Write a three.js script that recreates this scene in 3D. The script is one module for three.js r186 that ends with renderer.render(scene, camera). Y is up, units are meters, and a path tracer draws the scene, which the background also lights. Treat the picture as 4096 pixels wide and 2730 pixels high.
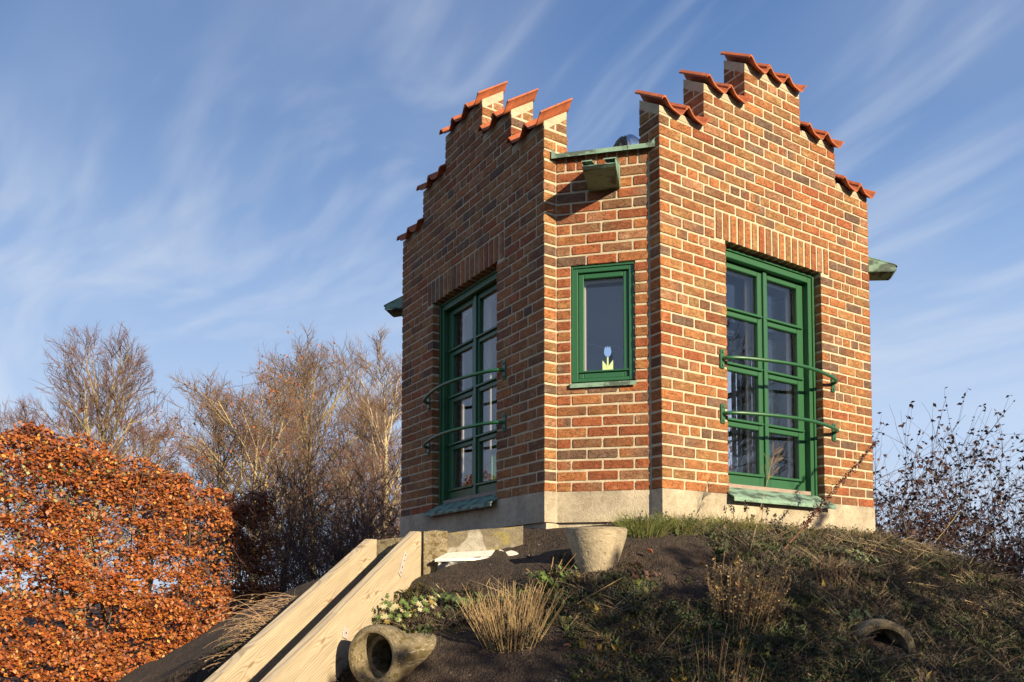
import * as THREE from 'three';
import { mergeGeometries, toCreasedNormals } from 'three/addons/utils/BufferGeometryUtils.js';

// ---------------------------------------------------------------- camera, sky, sun, exposure
const scene = new THREE.Scene();
const camera = new THREE.PerspectiveCamera(46.36, 1024 / 682, 0.05, 600);
camera.position.set(-4.486, -0.821, 4.763);
camera.rotation.order = 'YXZ';
camera.rotation.set(0.049, -0.5678, 0.0005);
camera.setViewOffset(4096, 2730, 0, -837, 4096, 2730);

const renderer = new THREE.WebGLRenderer({ antialias: true });
renderer.toneMapping = THREE.LinearToneMapping;
renderer.toneMappingExposure = 2.1;
renderer.shadowMap.enabled = true;
renderer.shadowMap.type = THREE.PCFSoftShadowMap;

const SUN = new THREE.Vector3(0.10, 0.32, 1).normalize();
const sun = new THREE.DirectionalLight(new THREE.Color().setRGB(1, 0.82, 0.56), 5);
sun.position.copy(SUN).multiplyScalar(40);
sun.target.position.set(0, 0, -2);
sun.castShadow = true;
sun.shadow.mapSize.set(4096, 4096);
Object.assign(sun.shadow.camera, { left: -18, right: 18, top: 14, bottom: -8, near: 1, far: 90 });
sun.shadow.bias = -0.0005;
scene.add(sun, sun.target);

// ---------------------------------------------------------------- random and noise
function rng(seed) {
  let s = seed >>> 0;
  return () => { s = (s + 0x6D2B79F5) | 0; let t = Math.imul(s ^ (s >>> 15), 1 | s); t = (t + Math.imul(t ^ (t >>> 7), 61 | t)) ^ t; return ((t ^ (t >>> 14)) >>> 0) / 4294967296; };
}
const hash2 = (x, y) => { let h = Math.imul(x, 374761393) + Math.imul(y, 668265263); h = Math.imul(h ^ (h >>> 13), 1274126177); return ((h ^ (h >>> 16)) >>> 0) / 4294967296; };
function vnoise(x, y, px = 0, py = px) {
  let xi = Math.floor(x), yi = Math.floor(y);
  const fx = x - xi, fy = y - yi, u = fx * fx * (3 - 2 * fx), v = fy * fy * (3 - 2 * fy);
  let x1 = xi + 1, y1 = yi + 1;
  if (px) { xi = ((xi % px) + px) % px; x1 = ((x1 % px) + px) % px; yi = ((yi % py) + py) % py; y1 = ((y1 % py) + py) % py; }
  const a = hash2(xi, yi), b = hash2(x1, yi), c = hash2(xi, y1), d = hash2(x1, y1);
  return a + (b - a) * u + (c - a + (a - b - c + d) * u) * v;
}
function fbm(x, y, oct = 5, per = 0) {
  let s = 0, a = 0.5, n = 0;
  for (let i = 0; i < oct; i++) { s += a * vnoise(x + 17.3 * i * (per ? 0 : 1), y + 9.1 * i * (per ? 0 : 1), per); n += a; x *= 2; y *= 2; if (per) per *= 2; a *= 0.5; }
  return s / n;
}
const clamp = (v, a = 0, b = 1) => Math.min(b, Math.max(a, v));
const smooth = (a, b, x) => { const t = clamp((x - a) / (b - a)); return t * t * (3 - 2 * t); };
const mix = (a, b, t) => a + (b - a) * t;

// ---------------------------------------------------------------- the sky: blue air with thin high cirrus
{
  const w = 4096, h = 2048, data = new Float32Array(w * h * 4);
  const WIND = 1.35, CA = Math.cos(WIND), SA = Math.sin(WIND), SEED = 41;
  const stops = [[0, 0.300, 0.345, 0.415], [10, 0.245, 0.318, 0.435], [20, 0.145, 0.222, 0.365], [30, 0.076, 0.138, 0.270], [40, 0.044, 0.093, 0.212], [60, 0.030, 0.070, 0.170], [91, 0.026, 0.062, 0.155]];
  for (let j = 0; j < h; j++) {
    const el = (j + 0.5) / h * Math.PI - Math.PI / 2, sy = Math.sin(el);
    const e = Math.max(el * 180 / Math.PI, 0);
    let q = 0; while (stops[q + 1][0] < e) q++;
    const c = [1, 2, 3].map(i => mix(stops[q][i], stops[q + 1][i], (e - stops[q][0]) / (stops[q + 1][0] - stops[q][0])));
    for (let i = 0; i < w; i++) {
      const az = (i + 0.5) / w * 2 * Math.PI - Math.PI, k = (j * w + i) * 4;
      let cl = 0;
      if (e > 0.4) {
        // thin sheet of cirrus high overhead, drawn out along one wind direction
        const dist = 1 / (sy + 0.22), X = Math.cos(az) * Math.cos(el) * dist, Z = Math.sin(az) * Math.cos(el) * dist;
        const a = X * CA + Z * SA, b = -X * SA + Z * CA;
        const warp = fbm(a * 1.1 + 4 + SEED, b * 1.1 + 9, 3) - 0.5;
        const cover = smooth(0.40, 0.68, fbm(a * 0.75 + 31.5 + SEED, b * 1.0 + 12.2, 3));
        const streak = fbm(a * 1.5 + warp * 2.6 + SEED, b * 8 + warp * 6, 5);
        const fine = fbm(a * 6 + warp * 5 + 50, b * 26 + warp * 9, 5);
        cl = cover * smooth(0.40, 0.85, streak * 0.62 + fine * 0.42) * 1.0 + smooth(0.42, 0.85, fbm(a * 1.3 + 70 + SEED, b * 2.0, 4)) * 0.42;
        cl *= smooth(0.4, 5, e) * 0.8;
      }
      data[k] = mix(c[0], 0.37, cl * 0.44); data[k + 1] = mix(c[1], 0.395, cl * 0.44); data[k + 2] = mix(c[2], 0.435, cl * 0.44); data[k + 3] = 1;
    }
  }
  const sky = new THREE.DataTexture(data, w, h, THREE.RGBAFormat, THREE.FloatType);
  sky.mapping = THREE.EquirectangularReflectionMapping; sky.magFilter = THREE.LinearFilter; sky.minFilter = THREE.LinearFilter;
  sky.wrapS = THREE.RepeatWrapping; sky.needsUpdate = true;
  scene.background = sky; scene.environment = sky;
}

// ---------------------------------------------------------------- objects, parts, names
const taken = new Map();
function numbered(name) { const n = taken.get(name) || 0; taken.set(name, n + 1); return n ? `${name}_${String(n).padStart(3, '0')}` : name; }
function shade(o) { o.traverse(c => { if (c.isMesh) { c.castShadow = true; c.receiveShadow = true; } }); return o; }
function tag(o, label, category, group, kind) { o.userData.label = label; o.userData.category = category; if (group) o.userData.group = group; if (kind) o.userData.kind = kind; return o; }
function thing(name, base, label, category, group, kind) {
  const o = new THREE.Group(); o.name = numbered(name); o.position.set(...base); scene.add(o); return tag(o, label, category, group, kind);
}
// a part given in world coordinates, moved into the frame of its (unrotated) parents
function worldPos(o) { const p = new THREE.Vector3(); for (let q = o; q; q = q.parent) p.add(q.position); return p; }
function part(parent, name, geo, mat) {
  const p = worldPos(parent); geo.translate(-p.x, -p.y, -p.z);
  const m = new THREE.Mesh(geo, mat); m.name = name; parent.add(m); m.castShadow = m.receiveShadow = true; return m;
}
function single(name, geo, mat, label, category, group, kind) {
  geo.computeBoundingBox(); const b = geo.boundingBox, c = [(b.min.x + b.max.x) / 2, b.min.y, (b.min.z + b.max.z) / 2];
  geo.translate(-c[0], -c[1], -c[2]);
  const m = new THREE.Mesh(geo, mat); m.name = numbered(name); m.position.set(...c); m.castShadow = m.receiveShadow = true; scene.add(m);
  return tag(m, label, category, group, kind);
}
function merge(list) {
  const plain = list.map(g => { g = g.index ? g.toNonIndexed() : g; for (const k of Object.keys(g.attributes)) if (!['position', 'normal', 'uv', 'color'].includes(k)) g.deleteAttribute(k); return g; });
  const keys = ['position', 'normal', 'uv', 'color'].filter(k => plain.every(g => g.attributes[k]));
  for (const g of plain) for (const k of Object.keys(g.attributes)) if (!keys.includes(k)) g.deleteAttribute(k);
  return mergeGeometries(plain, false);
}
// planar uv in metres from position, by the dominant normal axis
function metreUV(g, s = 1, off = [0, 0]) {
  g = g.index ? g.toNonIndexed() : g; if (!g.attributes.normal) g.computeVertexNormals();
  const p = g.attributes.position, n = g.attributes.normal, uv = new Float32Array(p.count * 2);
  for (let i = 0; i < p.count; i += 3) {
    let nx = 0, ny = 0, nz = 0;
    for (let k = 0; k < 3; k++) { nx += n.getX(i + k); ny += n.getY(i + k); nz += n.getZ(i + k); }
    nx = Math.abs(nx); ny = Math.abs(ny); nz = Math.abs(nz);
    for (let k = 0; k < 3; k++) {
      const x = p.getX(i + k), y = p.getY(i + k), z = p.getZ(i + k); let u, v;
      if (ny > nx && ny > nz) { u = x; v = z; } else { u = nx > nz ? z : x; if (Math.abs(nx - nz) < 0.25 * (nx + nz)) u = (x + z) * 0.7071; v = y; }
      uv[(i + k) * 2] = u * s + off[0]; uv[(i + k) * 2 + 1] = v * s + off[1];
    }
  }
  g.setAttribute('uv', new THREE.BufferAttribute(uv, 2)); return g;
}
function box(x0, x1, y0, y1, z0, z1, bev = 0) {
  const [ax, bx, ay, by, az, bz] = [Math.min(x0, x1), Math.max(x0, x1), Math.min(y0, y1), Math.max(y0, y1), Math.min(z0, z1), Math.max(z0, z1)];
  if (!bev) { const g = new THREE.BoxGeometry(bx - ax, by - ay, bz - az); g.translate((ax + bx) / 2, (ay + by) / 2, (az + bz) / 2); return g.toNonIndexed(); }
  const e = Math.min(bev, (bx - ax) / 2.2, (by - ay) / 2.2, (bz - az) / 2.2), s = new THREE.Shape();
  s.moveTo(ax + e, ay); s.lineTo(bx - e, ay); s.lineTo(bx, ay + e); s.lineTo(bx, by - e); s.lineTo(bx - e, by); s.lineTo(ax + e, by); s.lineTo(ax, by - e); s.lineTo(ax, ay + e); s.closePath();
  const g = new THREE.ExtrudeGeometry(s, { depth: bz - az - 2 * e, bevelEnabled: true, bevelThickness: e, bevelSize: e, bevelOffset: -e, bevelSegments: 1 });
  g.translate(0, 0, az + e); return g.index ? g.toNonIndexed() : g;
}
// extrude a polygon given in (a, b) along a third axis: 'z' (a=x,b=y), 'x' (a=z,b=y), 'y' (a=x,b=z)
function prism(pts, c0, c1, axis = 'z', holes = []) {
  const s = new THREE.Shape(pts.map(p => new THREE.Vector2(...p)));
  for (const h of holes) s.holes.push(new THREE.Path(h.map(p => new THREE.Vector2(...p))));
  let g = new THREE.ExtrudeGeometry(s, { depth: Math.abs(c1 - c0), bevelEnabled: false }); g = g.index ? g.toNonIndexed() : g;
  g.translate(0, 0, Math.min(c0, c1));
  if (axis === 'x') { g.applyMatrix4(new THREE.Matrix4().set(0, 0, 1, 0, 0, 1, 0, 0, 1, 0, 0, 0, 0, 0, 0, 1)); flip(g); }
  if (axis === 'y') { g.applyMatrix4(new THREE.Matrix4().set(1, 0, 0, 0, 0, 0, 1, 0, 0, 1, 0, 0, 0, 0, 0, 1)); flip(g); }
  g.computeVertexNormals(); return g;
}
function flip(g) {
  const p = g.attributes.position.array, u = g.attributes.uv && g.attributes.uv.array;
  for (let i = 0; i < p.length; i += 9) for (let k = 0; k < 3; k++) { const t = p[i + 3 + k]; p[i + 3 + k] = p[i + 6 + k]; p[i + 6 + k] = t; }
  if (u) for (let i = 0; i < u.length; i += 6) for (let k = 0; k < 2; k++) { const t = u[i + 2 + k]; u[i + 2 + k] = u[i + 4 + k]; u[i + 4 + k] = t; }
  return g;
}
function cyl(a, b, r0, r1 = r0, n = 10) {
  const A = new THREE.Vector3(...a), B = new THREE.Vector3(...b), d = B.clone().sub(A), g = new THREE.CylinderGeometry(r1, r0, d.length(), n);
  g.applyQuaternion(new THREE.Quaternion().setFromUnitVectors(new THREE.Vector3(0, 1, 0), d.normalize())); g.translate((A.x + B.x) / 2, (A.y + B.y) / 2, (A.z + B.z) / 2); return g.toNonIndexed();
}
// fast builder of tapered tubes and leaf faces
class Strands {
  constructor() { this.p = []; this.n = []; this.c = []; this.i = []; }
  tube(pts, rads, sides = 4, col = [1, 1, 1]) {
    let a = null; const base = this.p.length / 3, L = pts.length;
    for (let k = 0; k < L; k++) {
      const q = pts[k], t0 = pts[Math.max(0, k - 1)], t1 = pts[Math.min(L - 1, k + 1)];
      let tx = t1[0] - t0[0], ty = t1[1] - t0[1], tz = t1[2] - t0[2]; const tl = Math.hypot(tx, ty, tz) || 1; tx /= tl; ty /= tl; tz /= tl;
      if (!a) a = Math.abs(ty) < 0.9 ? [0, 1, 0] : [1, 0, 0];
      const d = a[0] * tx + a[1] * ty + a[2] * tz; a = [a[0] - d * tx, a[1] - d * ty, a[2] - d * tz]; const al = Math.hypot(...a) || 1; a = a.map(v => v / al);
      const b = [ty * a[2] - tz * a[1], tz * a[0] - tx * a[2], tx * a[1] - ty * a[0]], r = rads[k];
      for (let s = 0; s < sides; s++) {
        const w = s / sides * Math.PI * 2, cs = Math.cos(w), sn = Math.sin(w), nx = a[0] * cs + b[0] * sn, ny = a[1] * cs + b[1] * sn, nz = a[2] * cs + b[2] * sn;
        this.p.push(q[0] + nx * r, q[1] + ny * r, q[2] + nz * r); this.n.push(nx, ny, nz); this.c.push(...col);
      }
      if (k) for (let s = 0; s < sides; s++) { const s1 = (s + 1) % sides, o = base + (k - 1) * sides, m = o + sides; this.i.push(o + s, m + s1, m + s, o + s, o + s1, m + s1); }
    }
  }
  // a leaf: folded rhombus at c, along d, with width axis e, length l, width w
  leaf(c, d, e, l, w, col, curl = 0.15) {
    const b = this.p.length / 3, n = [d[1] * e[2] - d[2] * e[1], d[2] * e[0] - d[0] * e[2], d[0] * e[1] - d[1] * e[0]];
    const P = (u, v, h) => this.p.push(c[0] + d[0] * u * l + e[0] * v * w + n[0] * h * l, c[1] + d[1] * u * l + e[1] * v * w + n[1] * h * l, c[2] + d[2] * u * l + e[2] * v * w + n[2] * h * l);
    P(0, 0, 0); P(0.45, 0.5, curl); P(1, 0, 0); P(0.45, -0.5, curl); P(0.5, 0, 0);
    for (let k = 0; k < 5; k++) { this.n.push(...n); this.c.push(...col); }
    this.i.push(b, b + 4, b + 1, b + 1, b + 4, b + 2, b + 2, b + 4, b + 3, b + 3, b + 4, b);
  }
  get count() { return this.i.length / 3; }
  geo(color = true) {
    const g = new THREE.BufferGeometry();
    g.setAttribute('position', new THREE.Float32BufferAttribute(this.p, 3)); g.setAttribute('normal', new THREE.Float32BufferAttribute(this.n, 3));
    if (color) g.setAttribute('color', new THREE.Float32BufferAttribute(this.c, 3));
    g.setIndex(this.i); return g;
  }
}
const unit = v => { const l = Math.hypot(...v) || 1; return v.map(x => x / l); };
const cross = (a, b) => [a[1] * b[2] - a[2] * b[1], a[2] * b[0] - a[0] * b[2], a[0] * b[1] - a[1] * b[0]];

// ---------------------------------------------------------------- textures and materials
function tex(size, fn, srgb, rep = 1) {
  const d = new Uint8Array(size * size * 4);
  for (let j = 0; j < size; j++) for (let i = 0; i < size; i++) { const c = fn(i / size, j / size), k = (j * size + i) * 4; d[k] = clamp(c[0]) * 255; d[k + 1] = clamp(c[1]) * 255; d[k + 2] = clamp(c[2]) * 255; d[k + 3] = 255; }
  const t = new THREE.DataTexture(d, size, size, THREE.RGBAFormat);
  t.wrapS = t.wrapT = THREE.RepeatWrapping; t.magFilter = THREE.LinearFilter; t.minFilter = THREE.LinearMipmapLinearFilter; t.generateMipmaps = true;
  if (srgb) t.colorSpace = THREE.SRGBColorSpace; t.repeat.set(rep, rep); t.needsUpdate = true; return t;
}
const gray = v => [v, v, v];
const lin = (r, g, b) => new THREE.Color().setRGB(r, g, b);
// fired clay: grain, pits, creases, darker reduction patches and pale lime smears
const brickFields = (u, v) => {
  const fine = fbm(u * 128, v * 128, 3, 128), mid = fbm(u * 24, v * 30, 4, 0), big = fbm(u * 7 + 3, v * 9 + 8, 3);
  const crease = Math.abs(fbm(u * 20 + 40, v * 34 + 60, 3) - 0.5);
  const pit = smooth(0.70, 0.80, fine), smear = smooth(0.53, 0.72, fbm(u * 10 + 90, v * 16 + 20, 5)) * smooth(0.35, 0.6, fine * 0.5 + mid * 0.5);
  return { fine, mid, big, crease, pit, smear };
};
const brickMap = tex(1024, (u, v) => {
  const f = brickFields(u, v);
  const b = 0.50 + 0.26 * (f.mid - 0.5) + 0.22 * (f.fine - 0.5) + 0.16 * (f.big - 0.5) - 0.20 * f.pit - 0.20 * smooth(0.035, 0, f.crease);
  return [mix(b, 0.62, f.smear * 0.8), mix(b, 0.86, f.smear * 0.8), mix(b, 1.0, f.smear * 0.8)];
}, false);
const brickBump = tex(1024, (u, v) => { const f = brickFields(u, v); return gray(0.55 + 0.3 * (f.fine - 0.5) + 0.5 * (f.mid - 0.5) - 0.3 * f.pit - 0.45 * smooth(0.04, 0, f.crease)); }, false);
const sandMap = tex(512, (u, v) => { const f = fbm(u * 128, v * 128, 2, 128), m = fbm(u * 12 + 5, v * 12, 4), k = 0.80 + 0.36 * (f - 0.5) + 0.28 * (m - 0.5); return [k, k * 0.985, k * 0.95]; }, false);
const sandBump = tex(512, (u, v) => gray(0.5 + 0.7 * (fbm(u * 128, v * 128, 2, 128) - 0.5) + 0.4 * (fbm(u * 24, v * 24, 3, 24) - 0.5)), false);
const M = {};
M.brick = new THREE.MeshStandardMaterial({ color: lin(0.60, 0.60, 0.60), vertexColors: true, map: brickMap, bumpMap: brickBump, bumpScale: 0.010, roughness: 0.92 });
M.mortar = new THREE.MeshStandardMaterial({ color: lin(0.50, 0.44, 0.325), map: sandMap, bumpMap: sandBump, bumpScale: 0.004, roughness: 1 });
M.bedding = new THREE.MeshStandardMaterial({ color: lin(0.46, 0.40, 0.29), map: sandMap, bumpMap: sandBump, bumpScale: 0.006, roughness: 1 });

// ---------------------------------------------------------------- the brick pavilion: eight-sided, four stepped gables, four narrow corner walls
const P = 0.262, PY = 0.09247, JOINT = 0.0175, S = 0.6866, DR = 0.129, W = 11 * P - 0.012, T = 0.25;
const CX = W / 2, CZ = -S - W / 2, R2 = Math.SQRT1_2;
const H1 = 34.55 * PY, H2 = 38.55 * PY, H3 = 42.55 * PY, RISE = 0.17;
const OP0 = 3 * P - 0.006, OP1 = 8 * P - 0.006, OPT = 24.15 * PY;       // door opening
const sideMatrix = k => new THREE.Matrix4().makeTranslation(CX, 0, CZ).multiply(new THREE.Matrix4().makeRotationY(-k * Math.PI / 2)).multiply(new THREE.Matrix4().makeTranslation(-CX, 0, -CZ));
const cornerMatrix = k => sideMatrix(k).multiply(new THREE.Matrix4().set(R2, 0, -R2, -S + DR, 0, 1, 0, 0, R2, 0, R2, -S, 0, 0, 0, 1));
const CW = Math.SQRT2 * (S - DR);
const building = thing('brick_pavilion', [CX, -0.3, CZ], 'small eight-sided red brick pavilion with stepped gables and green windows on a mound', 'building');

M.green = new THREE.MeshPhysicalMaterial({ color: lin(0.011, 0.078, 0.026), roughness: 0.42, clearcoat: 0.25, clearcoatRoughness: 0.35, bumpMap: tex(256, (u, v) => gray(0.5 + 0.6 * (fbm(u * 6, v * 60, 4, 0) - 0.5)), false), bumpScale: 0.0012 });
M.glass = new THREE.MeshPhysicalMaterial({ color: lin(1, 1, 1), transmission: 1, thickness: 0, roughness: 0.0, ior: 1.52 });
M.metal = new THREE.MeshStandardMaterial({ color: lin(0.62, 0.64, 0.68), metalness: 1, roughness: 0.22 });
M.darkMetal = new THREE.MeshStandardMaterial({ color: lin(0.12, 0.12, 0.12), metalness: 0.9, roughness: 0.4 });
M.whitePaint = new THREE.MeshStandardMaterial({ color: lin(0.34, 0.33, 0.31), roughness: 0.6 });
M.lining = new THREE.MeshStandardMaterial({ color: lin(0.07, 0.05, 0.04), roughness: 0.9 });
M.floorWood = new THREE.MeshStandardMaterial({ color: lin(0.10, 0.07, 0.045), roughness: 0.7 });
M.rawWood = new THREE.MeshStandardMaterial({ color: lin(0.30, 0.24, 0.205), roughness: 0.9, map: sandMap });
const patina = (dark) => tex(512, (u, v) => {
  const a = fbm(u * 5 + dark * 20, v * 9, 5), b = fbm(u * 40 + 7, v * 40, 3), s = smooth(0.46 - dark * 0.1, 0.66, a * 0.75 + b * 0.25);
  const br = 0.85 + 0.4 * (b - 0.5);
  return [mix(0.20, 0.07, s) * br, mix(0.33, 0.10, s) * br, mix(0.25, 0.08, s) * br];
}, false);
M.copper = new THREE.MeshStandardMaterial({ map: patina(0), roughness: 0.75, metalness: 0.1, bumpMap: sandBump, bumpScale: 0.001 });
M.copperDark = new THREE.MeshStandardMaterial({ map: patina(0.8), roughness: 0.65, metalness: 0.25, bumpMap: sandBump, bumpScale: 0.001 });
const tileMap = tex(512, (u, v) => { const a = fbm(u * 8, v * 8, 5), f = fbm(u * 64, v * 64, 3, 64), l = smooth(0.62, 0.72, fbm(u * 14 + 30, v * 14, 5)) * 0.5, k = 0.82 + 0.5 * (a - 0.5) + 0.3 * (f - 0.5); return [0.40 * k * (1 - l * 0.5), 0.105 * k * (1 - l * 0.2), 0.035 * k * (1 + l * 0.5)]; }, false);
M.tile = new THREE.MeshStandardMaterial({ map: tileMap, roughness: 0.78, bumpMap: sandBump, bumpScale: 0.002 });
const renderFields = (u, v) => { const a = fbm(u * 5 + 9, v * 5 + 1, 5), b = fbm(u * 18, v * 18 + 40, 4), f = fbm(u * 128, v * 128, 2, 128); return { a, b, f }; };
const renderMap = tex(1024, (u, v) => { const { a, b, f } = renderFields(u, v); const k = 0.80 + 0.55 * (a - 0.5) + 0.35 * (b - 0.5) + 0.28 * (f - 0.5), st = smooth(0.56, 0.70, b) * 0.35; return [k * (1 - st * 0.6), k * (0.97 - st * 0.62), k * (0.90 - st * 0.66)]; }, false);
M.plinth = new THREE.MeshStandardMaterial({ color: lin(0.42, 0.375, 0.30), map: renderMap, bumpMap: sandBump, bumpScale: 0.004, roughness: 1 });

// --- bricks
const brickRand = rng(7);
const TONES = {
  orange: [0.84, 0.315, 0.100], red: [0.76, 0.215, 0.070], ochre: [0.80, 0.38, 0.135], brown: [0.56, 0.245, 0.105], dark: [0.43, 0.235, 0.140], pale: [0.86, 0.40, 0.19]
};
const MIX = {
  gable: [['orange', 0.36], ['ochre', 0.24], ['red', 0.10], ['brown', 0.16], ['dark', 0.09], ['pale', 0.05]],
  corner: [['orange', 0.34], ['red', 0.36], ['brown', 0.12], ['dark', 0.11], ['pale', 0.07]],
};
function tone(kind) { let r = brickRand(); for (const [n, w] of MIX[kind]) { if ((r -= w) < 0) return TONES[n]; } return TONES.orange; }
const bricks = [];        // { geo, wall }
// front face polygon pts in the local (u, y) plane facing +z: bevelled, uneven, reaching back to zb
function brickFace(poly, zf, zb, kind, tn) {
  const r = brickRand, n = poly.length, pos = [], col = [], uv = [], ou = r() * 7, ov = r() * 7;
  let cu = 0, cy = 0; for (const q of poly) { cu += q[0] / n; cy += q[1] / n; }
  const base = tn || tone(kind), v = 0.80 + r() * 0.40, other = r() < 0.35 ? tone(kind) : base, dirx = r() < 0.5 ? 1 : -1;
  const u0 = Math.min(...poly.map(q => q[0])), u1 = Math.max(...poly.map(q => q[0]));
  const colorAt = q => { const t = clamp(((q[0] - u0) / (u1 - u0 || 1) - 0.5) * dirx * 1.6 + 0.3); return base.map((c, i) => mix(c, other[i], t) * v); };
  const front = poly.map(q => { const dx = cu - q[0], dy = cy - q[1], l = Math.hypot(dx, dy) || 1; return [q[0] + dx / l * 0.0045, q[1] + dy / l * 0.0045, zf + (r() - 0.5) * 0.003]; });
  const rim = poly.map(q => [q[0], q[1], zf - 0.0045]), back = poly.map(q => [q[0], q[1], zb]), mid = [cu, cy, zf + (r() - 0.3) * 0.002];
  const put = (...t) => { for (const q of t) { pos.push(...q); col.push(...colorAt(q)); } };
  const uvf = (a) => { for (const q of a) uv.push(q[0] * 1.25 + ou, q[1] * 1.25 + ov); };
  const uvs = (a) => { for (const q of a) uv.push((q[0] + q[2]) * 1.25 + ou, (q[1] + q[2] * 0.31) * 1.25 + ov); };
  for (let i = 0; i < n; i++) {
    const j = (i + 1) % n;
    let t = [mid, front[i], front[j]]; put(...t); uvf(t);
    t = [front[i], rim[i], rim[j]]; put(...t); uvf(t); t = [front[i], rim[j], front[j]]; put(...t); uvf(t);
    t = [rim[i], back[i], back[j]]; put(...t); uvs(t); t = [rim[i], back[j], rim[j]]; put(...t); uvs(t);
  }
  const g = new THREE.BufferGeometry();
  g.setAttribute('position', new THREE.Float32BufferAttribute(pos, 3)); g.setAttribute('uv', new THREE.Float32BufferAttribute(uv, 2)); g.setAttribute('color', new THREE.Float32BufferAttribute(col, 3));
  g.computeVertexNormals(); return g;
}
function brickPoly(u0, u1, y0, y1) {
  const r = brickRand, j = () => (r() - 0.5) * 0.005, c = () => 0.003 + r() * 0.006, out = [];
  u0 += j() * 0.6; u1 += j() * 0.6; y0 += j() * 0.7; y1 += j() * 0.7;
  const [a, b, d, e] = [c(), c(), c(), c()];
  out.push([u0 + a, y0 + j() * 0.4], [(u0 + u1) / 2 + j() * 6, y0 + j() * 0.7], [u1 - b, y0 + j() * 0.4], [u1, y0 + b], [u1 + j() * 0.4, y1 - d], [u1 - d, y1], [(u0 + u1) / 2 + j() * 6, y1 + j() * 0.7], [u0 + e, y1 + j() * 0.4], [u0, y1 - e], [u0 + j() * 0.4, y0 + a]);
  return out;
}
function lay(wall, mat4, u0, u1, y0, y1, zb, kind, tn, zf = 0) {
  const g = brickFace(brickPoly(u0, u1, y0, y1), zf + (brickRand() - 0.5) * 0.004, zb, kind, tn); g.applyMatrix4(mat4); bricks.push({ geo: g, wall });
}
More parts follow.
